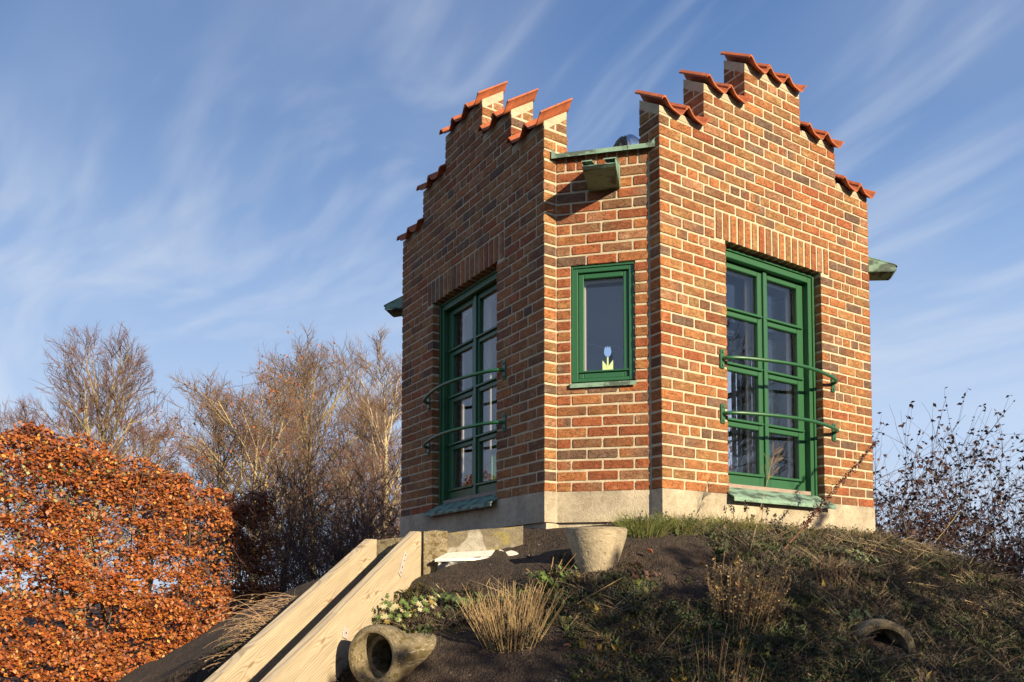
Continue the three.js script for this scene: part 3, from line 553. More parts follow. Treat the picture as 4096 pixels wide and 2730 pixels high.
M.stainedWall = new THREE.MeshStandardMaterial({ map: wallMap, bumpMap: tex(512, (u, v) => gray(0.5 + 0.9 * (fbm(u * 20, v * 20, 4, 20) - 0.5) + 0.4 * (fbm(u * 100, v * 100, 2, 100) - 0.5)), false), bumpScale: 0.015, roughness: 1 });
const algae = (tint) => tex(512, (u, v) => { const { a, b, f } = renderFields(u * 0.9 + tint, v * 0.9); const k = 0.8 + 0.6 * (a - 0.5) + 0.4 * (f - 0.5), m = smooth(0.50, 0.66, b), l = smooth(0.70, 0.76, fbm(u * 50, v * 50, 3, 50)); return [mix(mix(0.235, 0.13, m) * k, 0.40, l * 0.6), mix(mix(0.19, 0.098, m) * k, 0.37, l * 0.6), mix(mix(0.115, 0.038, m) * k, 0.29, l * 0.6)]; }, false);
M.oldConcrete = new THREE.MeshStandardMaterial({ map: algae(0), bumpMap: sandBump, bumpScale: 0.006, roughness: 1 });
M.potConcrete = new THREE.MeshStandardMaterial({ color: lin(0.38, 0.33, 0.245), map: renderMap, bumpMap: tex(512, (u, v) => gray(0.6 + 0.4 * (fbm(u * 80, v * 80, 2, 80) - 0.5) - 0.8 * smooth(0.70, 0.76, fbm(u * 36 + 9, v * 36, 3, 36))), false), bumpScale: 0.008, roughness: 1 });
{
  // plan points along the face, back thickness, tops at either end
  const w = thing('retaining_wall', [-1.3, -0.9, -0.9], 'low stained concrete retaining wall with a pale plaster patch below the shaded gable', 'wall');
  const plate = (x0, z0, x1, z1, th, yb, y0, y1, uvw) => {
    const d = unit([x1 - x0, 0, z1 - z0]), b = [d[2] * th, -d[0] * th], pos = [], uv = [], N = 10, q = (A, B, C, D) => { pos.push(...A, ...B, ...C, ...A, ...C, ...D); };
    const top = t => mix(y0, y1, t) + (fbm(t * 7 + x0 * 3, 3.3, 3) - 0.5) * 0.022;
    const uvq = (t0, t1, v0, v1) => uv.push(t0, v0, t1, v0, t1, v1, t0, v0, t1, v1, t0, v1);
    for (let i = 0; i < N; i++) {
      const t0 = i / N, t1 = (i + 1) / N, f = t => [mix(x0, x1, t), mix(z0, z1, t)], [ax, az] = f(t0), [bx, bz] = f(t1), ya = top(t0), yb2 = top(t1);
      q([ax, yb, az], [bx, yb, bz], [bx, yb2, bz], [ax, ya, az]); uvq(t0, t1, 0, 1);
      q([ax, ya, az], [bx, yb2, bz], [bx + b[0], yb2, bz + b[1]], [ax + b[0], ya, az + b[1]]); uvq(t0, t1, 0.93, 1);
      q([bx + b[0], yb, bz + b[1]], [ax + b[0], yb, az + b[1]], [ax + b[0], ya, az + b[1]], [bx + b[0], yb2, bz + b[1]]); uvq(t0, t1, 0.6, 1);
    }
    q([x0 + b[0], yb, z0 + b[1]], [x0, yb, z0], [x0, top(0), z0], [x0 + b[0], top(0), z0 + b[1]]); uvq(0, 0.1, 0.6, 1);
    q([x1, yb, z1], [x1 + b[0], yb, z1 + b[1]], [x1 + b[0], top(1), z1 + b[1]], [x1, top(1), z1]); uvq(0.9, 1, 0.6, 1);
    const g = new THREE.BufferGeometry(); g.setAttribute('position', new THREE.Float32BufferAttribute(pos, 3)); g.setAttribute('uv', new THREE.Float32BufferAttribute(uv, 2)); g.computeVertexNormals(); return g;
  };
  part(w, 'wall_face', plate(-1.53, -0.872, -0.915, -0.665, 0.22, -0.80, -0.372, -0.305), M.stainedWall);
  const post = metreUV(plate(-1.70, -0.90, -1.515, -0.852, 0.34, -1.0, -0.362, -0.358), 2.2);
  part(w, 'end_post', post, M.oldConcrete);
  // white ledge with black membrane hanging under it
  const slab = prism([[-1.665, -0.775], [-1.20, -0.555], [-0.88, -0.575], [-0.90, -0.665], [-1.50, -0.868]], -0.585, -0.565, 'y');
  const sp = slab.attributes.position; for (let i = 0; i < sp.count; i++) { const back = clamp((sp.getX(i) * -0.32 + sp.getZ(i) * 0.947 + 0.36) / 0.26, -0.2, 1.2); sp.setY(i, sp.getY(i) + 0.03 + (sp.getX(i) + 1.66) * 0.075 - back * 0.085); } slab.computeVertexNormals();
  single('ledge_slab', metreUV(slab, 2), new THREE.MeshStandardMaterial({ color: lin(0.72, 0.70, 0.66), map: sandMap, roughness: 0.8 }), 'thin white slab resting at the foot of the stained concrete wall', 'slab');
  const mem = [], mi = [], NM = 24; for (let i = 0; i <= NM; i++) for (let j = 0; j < 5; j++) { const t = i / NM, x = mix(-1.648, -1.19, t), z = mix(-0.79, -0.575, t), y = -0.592 + t * 0.038 - j * 0.028; mem.push(x + 0.014 * Math.sin(t * 17 + j), y, z + 0.012 * Math.sin(t * 31 + j * 1.7) + j * 0.006); }
  for (let i = 0; i < NM; i++) for (let j = 0; j < 4; j++) { const a = i * 5 + j; mi.push(a, a + 1, a + 6, a, a + 6, a + 5); }
  const mg = new THREE.BufferGeometry(); mg.setAttribute('position', new THREE.Float32BufferAttribute(mem, 3)); mg.setIndex(mi); mg.computeVertexNormals();
  single('plastic_membrane', mg, new THREE.MeshStandardMaterial({ color: lin(0.012, 0.012, 0.013), roughness: 0.35, side: THREE.DoubleSide }), 'strip of crumpled black plastic sheeting under the white slab', 'plastic sheet');
  // concrete block behind the head of the chute
  const e = t => [CH0[0] + 0.703 * t, CH0[1] + 0.711 * t], [ax, az] = e(-0.42), [bx, bz] = e(0.02);
  const cb = metreUV(plate(ax + 0.09, az - 0.10, bx + 0.03, bz - 0.13, 0.3, -1.0, -0.42, -0.405), 2.2, [0.3, 0.6]);
  single('concrete_block', cb, M.oldConcrete, 'mossy concrete block closing the upper end between the two chute boards', 'block');
}

// ---------------------------------------------------------------- plank chute
const woodMap = (seed) => tex(512, (u, v) => {
  // u along the plank (one repeat = 1.6 m), v across it: grain lines bent round knots
  let y = v * 9 + 0.9 * fbm(u * 1.6 + seed, v * 1.2 + seed * 2, 2) + 0.12 * fbm(u * 14 + seed, v * 6, 2), dark = 0;
  for (let k = 0; k < 3; k++) { const ku = hash2(seed * 7 + k, 3), kv = 0.2 + 0.6 * hash2(seed * 5 + k, 9); let du = Math.abs(u - ku); du = Math.min(du, 1 - du) * 11; const dv = (v - kv) * 2.6, r2 = du * du + dv * dv * 2; y += Math.exp(-r2 * 2.4) * 1.5 * Math.sign(dv || 1); dark = Math.max(dark, smooth(0.07, 0.03, r2) * 0.7); }
  const ring = 0.5 + 0.5 * Math.sin(y * 6.283 * 1.3), g = smooth(0.55, 0.98, ring), st = fbm(u * 30 + 11, v * 90, 3), w = fbm(u * 5 + seed * 3, v * 4, 4), k = 0.92 + 0.3 * (st - 0.5) + 0.36 * (w - 0.5);
  const c = [mix(0.46, 0.27, g * 0.6) * k, mix(0.385, 0.195, g * 0.6) * k, mix(0.27, 0.105, g * 0.6) * k];
  return c.map((q, i) => mix(q, [0.20, 0.12, 0.06][i], dark));
}, false);
{
  const c = thing('plank_chute', [-2.6, -1.0, -0.1], 'wooden chute of two pale weathered plank sides running down the mound', 'chute');
  const mats = [1, 2, 3, 4].map(s => new THREE.MeshStandardMaterial({ map: woodMap(s), roughness: 0.85, bumpMap: woodMap(s), bumpScale: 0.0025 }));
  const L = 3.1, drop = 0.925 / 2.263;
  const plank = (off, ty, h0, h1, th, cutTop, s0 = 0) => {
    // outline in (s, y) of the slanting plank; top corner levelled off at the head
    const yT = s => ty - drop * s - h0, yB = s => ty - drop * s - h1;
    const o = cutTop ? [[s0, yT(s0) - 0.0], [s0 + 0.10, yT(s0)], [L, yT(L)], [L, yB(L)], [s0, yB(s0)]] : [[s0, yT(s0)], [L, yT(L)], [L, yB(L)], [s0, yB(s0)]];
    if (cutTop) { o[0][1] = yT(0.10 + s0) + 0.036; o[1][1] = yT(0.10 + s0) + 0.034; }
    const g = prism(o.reverse(), off - th, off, 'z'), p = g.attributes.position, uv = new Float32Array(p.count * 2);
    for (let i = 0; i < p.count; i++) { const s = p.getX(i), y = p.getY(i), n = p.getZ(i); const across = (ty - drop * s - y - h0) / (h1 - h0); uv[i * 2] = s / 1.6 + off; uv[i * 2 + 1] = across * 0.9 + (n - off) * 2; p.setXYZ(i, CH0[0] + CHD[0] * s + 0.703 * n, y, CH0[1] + CHD[2] * s + 0.711 * n); }
    g.setAttribute('uv', new THREE.BufferAttribute(uv, 2)); g.computeVertexNormals(); return g;
  };
  part(c, 'plank', plank(0.06, -0.365, 0, 0.187, 0.055, true), mats[0]);
  part(c, 'plank', plank(0.058, -0.365, 0.190, 0.385, 0.052, false), mats[1]);
  part(c, 'plank', plank(-0.315, -0.42, 0, 0.187, 0.055, true), mats[2]);
  part(c, 'plank', plank(-0.317, -0.42, 0.190, 0.40, 0.052, false), mats[3]);
  const floor = plank(-0.06, -0.72, 0, 0.03, 0.28, false); part(c, 'chute_floor', floor, new THREE.MeshStandardMaterial({ color: lin(0.05, 0.04, 0.03), roughness: 1 }));
  const onFace = (s, y, n) => [CH0[0] + CHD[0] * s + 0.703 * n, y, CH0[1] + CHD[2] * s + 0.711 * n];
  const flat = (s, y, len, wid, ang, name, holes) => {
    const g = new THREE.BoxGeometry(wid, len, 0.005); g.rotateZ(-ang); g.applyMatrix4(new THREE.Matrix4().makeBasis(new THREE.Vector3(-CHD[0], 0, -CHD[2]), new THREE.Vector3(0, 1, 0), new THREE.Vector3(0.703, 0, 0.711))); g.translate(...onFace(s, y, 0.066));
    const st = part(c, name, g.toNonIndexed(), new THREE.MeshStandardMaterial({ color: lin(0.50, 0.47, 0.45), metalness: 0.2, roughness: 0.45 }));
    for (const h of holes) { const q = [s - Math.sin(ang) * h, y + Math.cos(ang) * h]; part(st, 'nail', cyl(onFace(...q, 0.068), onFace(...q, 0.072), 0.006, 0.005, 8), M.darkMetal); }
  };
  flat(0.42, -0.635, 0.21, 0.048, 0.62, 'joint_strap', [-0.08, -0.03, 0.03, 0.08]);
  flat(1.40, -1.09, 0.066, 0.066, 0.25, 'square_plate', [0]);
}

// ---------------------------------------------------------------- concrete pot and two socket pipes
{
  const prof = [[0.001, -0.74], [0.105, -0.75], [0.118, -0.70], [0.155, -0.60], [0.190, -0.50], [0.208, -0.44], [0.214, -0.40], [0.216, -0.385], [0.210, -0.378], [0.180, -0.378], [0.172, -0.385], [0.168, -0.42], [0.001, -0.43]];
  const g = toCreasedNormals(new THREE.LatheGeometry(prof.map(p => new THREE.Vector2(...p)), 48), 0.6);
  g.translate(-0.97, -0.018, 0.36); single('concrete_pot', g, M.potConcrete, 'tapered concrete pot, round and pitted, standing in the soil below the corner wall', 'pot');
  const pipe = (name, at, dir, label, R, sink) => {
    const k = R / 0.18, pr = [[0.098, 0.9], [0.100, 0.13], [0.128, 0.125], [0.130, 0.02], [0.136, 0.004], [0.150, -0.001], [0.172, 0.004], [0.181, 0.018], [0.184, 0.06], [0.180, 0.13], [0.160, 0.20], [0.134, 0.27], [0.128, 0.34], [0.127, 0.95]];
    const l = toCreasedNormals(new THREE.LatheGeometry(pr.map(p => new THREE.Vector2(p[0] * k, p[1] * k)), 56), 0.55);
    l.applyQuaternion(new THREE.Quaternion().setFromUnitVectors(new THREE.Vector3(0, 1, 0), new THREE.Vector3(...dir).normalize()));
    const bk = cyl([at[0] + dir[0] * 0.5, at[1] + dir[1] * 0.5, at[2] + dir[2] * 0.5], [at[0] + dir[0] * 0.55, at[1] + dir[1] * 0.55, at[2] + dir[2] * 0.55], 0.102 * k, 0.102 * k, 24);
    l.translate(...at); metreUV(l, 2.4, [at[0], 0]); l.computeBoundingBox(); const b = l.boundingBox;
    const t = thing(name, [at[0], b.min.y, at[2]], label, 'pipe'); part(t, 'socket', l, M.oldConcrete); part(t, 'soil_inside', bk, M.soil);
  };
  pipe('concrete_pipe', [-2.70, -1.205, 0.478], unit([0.86, -0.04, -0.515]), 'mossy concrete socket pipe with its dark mouth open beside the wooden chute', 0.18);
  pipe('concrete_pipe', [-0.046, -1.195, 1.934], unit([0.62, 0.10, -0.80]), 'half-buried concrete pipe mouth in the shaded plants low on the mound', 0.185);
}

// ---------------------------------------------------------------- plants: shared materials and helpers
M.leafy = new THREE.MeshPhysicalMaterial({ color: lin(0.75, 0.75, 0.75), vertexColors: true, roughness: 0.75, side: THREE.DoubleSide, transmission: 0.25, thickness: 0 });
M.stem = new THREE.MeshStandardMaterial({ color: lin(0.72, 0.72, 0.72), vertexColors: true, roughness: 0.95 });
const vary = (r, c, a = 0.3) => { const k = 1 - a / 2 + r() * a; return [c[0] * k * (0.94 + r() * 0.12), c[1] * k * (0.94 + r() * 0.12), c[2] * k * (0.94 + r() * 0.12)]; };
const dirIn = r => { const z = r() * 2 - 1, a = r() * 6.2832, s = Math.sqrt(1 - z * z); return [s * Math.cos(a), z, s * Math.sin(a)]; };
const perp = (d, r) => { const q = dirIn(r), k = cross(d, q); return unit(k); };
const add3 = (a, b, s = 1) => [a[0] + b[0] * s, a[1] + b[1] * s, a[2] + b[2] * s];
// a curved stalk from p along d, drooping by sag
function curve(p, d, len, n, sag, r, wob = 0.1) { const out = [p]; let q = p, v = d; for (let i = 0; i < n; i++) { v = unit([v[0] + (r() - 0.5) * wob, v[1] - sag / n + (r() - 0.5) * wob, v[2] + (r() - 0.5) * wob]); q = add3(q, v, len / n); out.push(q); } return out; }
const taper = (r0, r1, n) => Array.from({ length: n + 1 }, (_, i) => mix(r0, r1, i / n));
function plantThing(name, base, label, category, parts, group) {
  const t = thing(name, base, label, category, group);
  for (const [n, s, m] of parts) if (s.count) part(t, n, s.geo(), m).userData.kind = 'stuff';
  return t;
}
const onGround = (x, z, dy = 0) => [x, gh(x, z) + dy, z];

// --- bare trees: trunk, limbs, twigs
function growTree(seed, H, o = {}) {
  const r = rng(seed), trunk = new Strands(), crown = new Strands(), bark = o.bark || [0.30, 0.25, 0.16], twig = o.twig || [0.20, 0.13, 0.085], leaf = new Strands();
  const lean = o.lean || [0, 0], fork = o.fork || 0.42, spread = o.spread || 0.75, dens = o.density || 1, R = o.radius || H * 0.018;
  const limb = (p, d, len, rad, lv) => {
    const n = lv < 2 ? 6 : lv < 4 ? 4 : 3, up = lv < 2 ? (o.rise ?? 0.035) : 0.045, pts = [p], rads = [rad]; let q = p, v = d;
    const end = lv >= 4 ? 0.35 : 0.42;
    for (let i = 0; i < n; i++) { v = unit([v[0] + (r() - 0.5) * 0.35, v[1] + (r() - 0.5) * 0.3 + up, v[2] + (r() - 0.5) * 0.35]); q = add3(q, v, len / n); pts.push(q); rads.push(rad * mix(1, end, (i + 1) / n)); }
    const col = lv < 3 ? vary(r, bark, 0.35) : vary(r, twig, 0.4);
    (lv < 2 ? trunk : crown).tube(pts, rads, lv < 2 ? 7 : lv < 3 ? 5 : 3, col);
    if (lv >= 5) { if (o.leaves && r() < o.leaves) for (let k = 0; k < 3; k++) { const d2 = dirIn(r); leaf.leaf(add3(q, d2, 0.05), d2, perp(d2, r), 0.11, 0.07, vary(r, o.leafColor || [0.42, 0.13, 0.03], 0.5)); } return; }
    const kids = lv === 0 ? 0 : Math.round((lv === 1 ? 6 : lv === 2 ? 5 : lv === 3 ? 4 : 3) * dens * (0.8 + r() * 0.4));
    for (let k = 0; k < kids; k++) {
      const t = lv < 3 ? 0.22 + 0.78 * (k + r()) / kids : 0.10 + 0.9 * (k + r()) / kids, f = Math.min(t * n, n - 0.001), i = Math.floor(f), b = pts[i].map((a, j) => mix(a, pts[i + 1][j], f - i));
      const along = unit(pts[i + 1].map((a, j) => a - pts[i][j])), side = perp(along, r), ang = mix(0.45, 1.0, r()) * (lv > 2 ? 0.9 : 1);
      const d2 = unit([along[0] * Math.cos(ang) + side[0] * Math.sin(ang), along[1] * Math.cos(ang) + side[1] * Math.sin(ang) * 0.7 + 0.10, along[2] * Math.cos(ang) + side[2] * Math.sin(ang)]);
      const l2 = len * mix(0.70, 0.42, t) * mix(0.8, 1.15, r());
      limb(b, d2, Math.max(l2, 0.22), Math.max(mix(rads[i], rads[i + 1], f - i) * 0.55, lv >= 4 ? 0.0045 : lv >= 3 ? 0.008 : 0.012), lv + 1);
    }
  };
  const n = 9, pts = [[0, -0.3, 0]], rads = [R * 1.25]; let q = [0, -0.3, 0], v = unit([lean[0], 1, lean[1]]);
  for (let i = 0; i < n; i++) { v = unit([v[0] + (r() - 0.5) * 0.10 - lean[0] * 0.06, 1, v[2] + (r() - 0.5) * 0.10 - lean[1] * 0.06]); q = add3(q, v, H * 0.9 / n); pts.push(q); rads.push(R * mix(1, 0.16, (i + 1) / n)); }
  trunk.tube(pts, rads, 9, bark);
  const first = Math.round((o.limbs || 13));
  for (let k = 0; k < first; k++) {
    const t = mix(fork * 0.75, 0.985, (k + r() * 0.8) / first), f = Math.min(t * n, n - 0.01), i = Math.floor(f), b = pts[i].map((a, j) => mix(a, pts[i + 1][j], f - i)), az = k * 2.4 + r() * 0.9, tilt = mix(1.25, 0.25, t) * spread + (r() - 0.5) * 0.2;
    const shape = o.round ? Math.sqrt(Math.max(0.06, 1 - Math.pow((t - fork) / (1.03 - fork) * 1.15 - 0.25, 2))) : mix(1, 0.35, (t - fork) / (1 - fork));
    limb(b, unit([Math.cos(az) * Math.sin(tilt), Math.cos(tilt), Math.sin(az) * Math.sin(tilt)]), H * (o.reach || 0.36) * shape * mix(0.85, 1.15, r()), rads[i] * 0.55, 1);
  }
  return { trunk, crown, leaf };
}
function tree(name, seed, pos, H, label, o) {
  const g = growTree(seed, H, o), t = thing(name, pos, label, 'tree', o.group);
  for (const [n, s, m] of [['trunk', g.trunk, M.stem], ['crown', g.crown, M.stem], ['leaves', g.leaf, M.leafy]]) if (s.count) { const me = new THREE.Mesh(s.geo(), m); me.name = n; t.add(me); if (n === 'leaves') me.userData.kind = 'stuff'; }
  t.rotation.y = o.turn || 0; return t;
}
// --- twiggy bare shrub
function growShrub(seed, h, w, o = {}) {
  const r = rng(seed), tw = new Strands(), lf = new Strands(), col = o.color || [0.17, 0.10, 0.07], N = o.stems || 26;
  const twigs = (p, d, len, rad, lv) => {
    const pts = curve(p, d, len, 3, o.sag ?? -0.1, r, 0.5); tw.tube(pts, taper(rad, rad * 0.45, 3), 3, vary(r, col, 0.7));
    if (o.leaves && r() < o.leaves * (lv ? 1 : 0.2)) { const n = o.perTwig || 4; for (let k = 0; k < n; k++) { const q = pts[1 + Math.floor(r() * 3)], d2 = unit(add3(dirIn(r), [0, -0.2, 0])); lf.leaf(q, d2, perp(d2, r), (o.leafSize || 0.06) * (0.7 + r() * 0.6), (o.leafSize || 0.06) * 0.62, vary(r, o.leafColor, 0.8)); } }
    if (lv >= (o.levels || 2)) return;
    for (let k = 0; k < (o.kids || 6); k++) { const q = pts[1 + Math.floor(r() * 3)]; const d2 = unit([d[0] + (r() - 0.5) * 2.0, d[1] + (r() - 0.5) * 1.4, d[2] + (r() - 0.5) * 2.0]); twigs(q, d2, len * mix(0.4, 0.62, r()), Math.max(rad * 0.6, o.minR || 0.003), lv + 1); }
  };
  for (let i = 0; i < N; i++) { const a = r() * 6.283, q = Math.sqrt(r()) * w * 0.32, out = (o.flare || 0.55) * Math.sqrt(r()); twigs([Math.cos(a) * q, 0, Math.sin(a) * q], unit([Math.cos(a) * out, 1, Math.sin(a) * out]), h * mix(0.5, 0.85, r()), o.rad || 0.011, 0); }
  return { tw, lf };
}
function shrub(name, seed, pos, h, w, label, o) {
  const g = growShrub(seed, h, w, o), t = thing(name, pos, label, 'shrub', o.group);
  for (const [n, s, m] of [['twigs', g.tw, M.stem], ['leaves', g.lf, M.leafy]]) if (s.count) { const me = new THREE.Mesh(s.geo(), m); me.name = n; me.userData.kind = 'stuff'; t.add(me); }
  t.rotation.y = o.turn || 0; return t;
}

// ---------------------------------------------------------------- beech hedges: dense rusty leaves on thin branches
function hedge(name, seed, a, b, depth, y0, topAt, perM2, label, colors, o = {}) {
  const r = rng(seed), L = Math.hypot(b[0] - a[0], b[1] - a[1]), u = [(b[0] - a[0]) / L, (b[1] - a[1]) / L], nrm = [-u[1], u[0]], base = [(a[0] + b[0]) / 2, y0, (a[1] + b[1]) / 2];
  const t = thing(name, base, label, 'hedge'), br = new Strands();
  const at = (s, y, n) => [a[0] + u[0] * s + nrm[0] * n, y, a[1] + u[1] * s + nrm[1] * n];
  const bulge = (s, y) => (fbm(s * 1.3 + seed, y * 1.3, 3) - 0.5) * 0.5 + (fbm(s * 4 + seed, y * 5 + 9, 3) - 0.5) * 0.28;
  const list = [];
  for (let i = 0; i < L * 3.2; i++) {                              // stems and side branches
    const s = r() * L, p = at(s, y0, (r() - 0.5) * depth * 0.4), h = (topAt(s) - y0) * mix(0.75, o.overgrow || 1.08, r());
    const pts = curve(p, unit([(r() - 0.5) * 0.35, 1, (r() - 0.5) * 0.35]), h, 6, -0.2, r, 0.16); br.tube(pts, taper(0.018, 0.004, 6), 4, vary(r, [0.16, 0.12, 0.08], 0.4));
    for (let k = 0; k < 10; k++) { const q = pts[1 + Math.floor(r() * 5.9)], d2 = unit([(r() - 0.5) * 2, 0.35, (r() - 0.5) * 2]); br.tube(curve(q, d2, 0.3 + r() * 0.5, 3, 0.1, r, 0.4), taper(0.006, 0.002, 3), 3, vary(r, [0.17, 0.12, 0.08], 0.4)); }
    if (h > topAt(s) - y0) for (let k = 0; k < 14; k++) if (r() < 0.7) list.push([pts[5 + Math.floor(r() * 1.9)], 1]);
  }
  const area = L * (topAt(L / 2) - y0);
  const N = Math.round(area * perM2);
  for (let i = 0; i < N; i++) {
    const s = r() * L, f = r(), y = mix(y0 + 0.05, topAt(s) + (fbm(s * 3 + 7, 1.5, 3) - 0.5) * 0.5, 1 - Math.pow(f, 1.05));
    const side = r() < (o.front ?? 0.8) ? 1 : -1, skin = Math.pow(r(), 2.2) * 0.45;
    const lay = (fbm(s * 2.2 + y * 0.4 + seed, y * 7 + s * 0.8, 3));               // leaf sprays lie in loose tiers with dark gaps between
    if (lay < 0.45 && r() < 0.86) continue;
    const n = side * (depth / 2 - skin) + bulge(s, y) * side; list.push([at(s, y, n), 0]);
  }
  const lg = new Strands(); lg.leaf([0, 0, 0], [1, 0, 0], [0, 0, 1], 1, 0.66, [1, 1, 1], 0.14);
  const m = new THREE.InstancedMesh(lg.geo(false), new THREE.MeshPhysicalMaterial({ roughness: 0.55, side: THREE.DoubleSide, transmission: 0.22, thickness: 0 }), list.length);
  const mat = new THREE.Matrix4(), q = new THREE.Quaternion(), e = new THREE.Euler(), c = new THREE.Color();
  list.forEach(([p], i) => {
    e.set((r() - 0.5) * 1.6 + 0.35, r() * 6.283, (r() - 0.5) * 1.5 - 0.35); q.setFromEuler(e); const k = (o.size || 0.075) * mix(0.65, 1.25, r());
    mat.compose(new THREE.Vector3(p[0] - base[0], p[1] - base[1], p[2] - base[2]), q, new THREE.Vector3(k, k, k)); m.setMatrixAt(i, mat);
    let w = r(), col = colors[0][1]; for (const [pw, cc] of colors) { if ((w -= pw) < 0) { col = cc; break; } }
    const v = vary(r, col, 0.5); c.setRGB(...v); m.setColorAt(i, c);
  });
  m.name = 'leaves'; m.userData.kind = 'stuff'; t.add(m);
  const bm = part(t, 'branches', br.geo(), M.stem); bm.userData.kind = 'stuff';
  return t;
}
const RUST = [[0.46, [0.34, 0.098, 0.017]], [0.28, [0.25, 0.060, 0.012]], [0.13, [0.42, 0.160, 0.026]], [0.09, [0.13, 0.045, 0.02]], [0.04, [0.52, 0.30, 0.06]]];
hedge('beech_hedge', 11, [-7.4, -6.3], [-0.85, -9.6], 1.6, -2.5, s => 0.95 + 0.14 * Math.sin(s * 1.7) + 0.42 * Math.exp(-(((s - 3.3) / 0.8) ** 2)), 5200, 'tall beech hedge with rusty orange winter leaves left of the mound', RUST, { size: 0.064, overgrow: 1.20 });
// bramble leaves caught in the hedge, fresh green and pale
{
  const r = rng(21), s = new Strands();
  for (let i = 0; i < 34; i++) { const t = mix(0.30, 0.75, r()), x = mix(-7.4, -0.85, t), z = mix(-6.3, -9.6, t) + 1.0, y = mix(0.2, 1.0, r()); for (let k = 0; k < 4; k++) { const d = unit(add3(dirIn(r), [0.2, 0, 0.6])); s.leaf([x + (r() - 0.5) * 0.16, y + (r() - 0.5) * 0.16, z + (r() - 0.5) * 0.1], d, perp(d, r), 0.055, 0.045, vary(r, r() < 0.7 ? [0.05, 0.085, 0.02] : [0.42, 0.42, 0.2], 0.4)); } }
  single('bramble_leaves', s.geo(), M.leafy, 'sprays of green bramble leaves growing through the top of the beech hedge', 'bramble', null, 'stuff');
}

// ---------------------------------------------------------------- trees behind
const far = 'bare trees behind the hedge';
const beech = { bark: [0.36, 0.29, 0.165], twig: [0.235, 0.150, 0.095] };
tree('bare_tree', 31, [-2.5, -2.6, -24.8], 9.6, 'tall spreading bare tree standing alone above the hedge', { ...beech, twig: [0.20, 0.115, 0.085], round: true, limbs: 17, lean: [0.10, 0.04], fork: 0.42, spread: 1.1, reach: 0.31, radius: 0.21, group: far, turn: 0.6 });
tree('bare_tree', 32, [1.5, -2.6, -23.4], 7.8, 'bare tree with many upright stems just right of the lone tall tree', { ...beech, round: true, limbs: 16, fork: 0.30, spread: 0.8, reach: 0.36, radius: 0.15, leaves: 0.01, group: far, turn: 1.0 });
tree('bare_tree', 33, [1.75, -2.6, -18.5], 7.2, 'bare tree with forked yellowish trunk and a few orange leaves', { ...beech, bark: [0.44, 0.36, 0.18], round: true, limbs: 13, lean: [0.16, 0.05], fork: 0.36, spread: 0.95, reach: 0.38, radius: 0.15, leaves: 0.035, group: far, turn: 2.2 });
tree('bare_tree', 34, [5.0, -2.6, -23.6], 9.7, 'broad bare tree whose crown rises behind the forked one', { ...beech, round: true, limbs: 17, fork: 0.42, spread: 0.95, reach: 0.34, radius: 0.22, leaves: 0.012, group: far, turn: 0.2 });
tree('bare_tree', 35, [5.5, -2.6, -18.7], 8.6, 'slender bare tree with a pale straight trunk next to the shaded gable', { ...beech, bark: [0.52, 0.43, 0.27], round: true, limbs: 13, fork: 0.45, spread: 0.75, reach: 0.32, radius: 0.16, group: far, turn: 1.7 });
tree('bare_tree', 36, [5.5, -2.6, -29.2], 9.2, 'dark-limbed bare tree far back between the broad and the forked trees', { ...beech, bark: [0.16, 0.12, 0.08], round: true, limbs: 14, fork: 0.35, spread: 0.85, radius: 0.2, group: far, turn: 0.9 });
tree('bare_tree', 37, [8.0, -2.6, -26.4], 9.4, 'bare tree half hidden behind the shaded gable', { ...beech, bark: [0.2, 0.15, 0.1], round: true, limbs: 14, fork: 0.35, spread: 0.8, radius: 0.2, group: far, turn: 2.9 });
tree('bare_tree', 38, [-4.1, -2.6, -34], 8.7, 'low bare tree at the outer edge behind the hedge', { ...beech, twig: [0.19, 0.10, 0.075], round: true, limbs: 15, fork: 0.22, spread: 0.95, radius: 0.16, group: far, turn: 0.4 });
tree('bare_tree', 39, [-1.8, -2.6, -36.6], 9.0, 'low reddish bare tree behind the lone tall tree', { ...beech, twig: [0.22, 0.10, 0.07], round: true, limbs: 15, fork: 0.2, spread: 0.95, radius: 0.16, group: far, turn: 1.4 });
tree('bare_tree', 40, [0.4, -2.6, -30], 7.8, 'small tree keeping some rusty leaves beneath the lone tall tree', { ...beech, twig: [0.22, 0.11, 0.07], round: true, limbs: 14, fork: 0.18, spread: 0.95, radius: 0.14, leaves: 0.12, leafColor: [0.34, 0.11, 0.035], group: far, turn: 0.1 });

// ---------------------------------------------------------------- bare shrubs between hedge and pavilion
const thicket = 'twiggy bare shrubs between hedge and pavilion', dk = { color: [0.155, 0.085, 0.062], kids: 5, levels: 3, stems: 17, minR: 0.0040, rad: 0.014, flare: 0.8, group: thicket };
[[-0.1, -11.2, 3.9, 3.0], [1.6, -11.8, 4.3, 3.2], [3.2, -12.2, 4.5, 3.2], [4.6, -13.0, 4.6, 3.0], [0.9, -14.0, 4.3, 3.4], [2.8, -14.8, 4.6, 3.4], [5.4, -15.5, 4.8, 3.4], [0.2, -9.4, 2.9, 2.4], [1.5, -9.6, 3.1, 2.4], [2.6, -10.2, 3.5, 2.6]].forEach(([x, z, h, w], i) =>
  shrub('bare_shrub', 60 + i, [x, -2.55, z], h, w, 'twiggy leafless shrub in the dark thicket between hedge and shaded gable', { ...dk, turn: i, leaves: i % 3 === 0 ? 0.02 : 0, perTwig: 1, leafColor: [0.4, 0.06, 0.03], leafSize: 0.05 }));

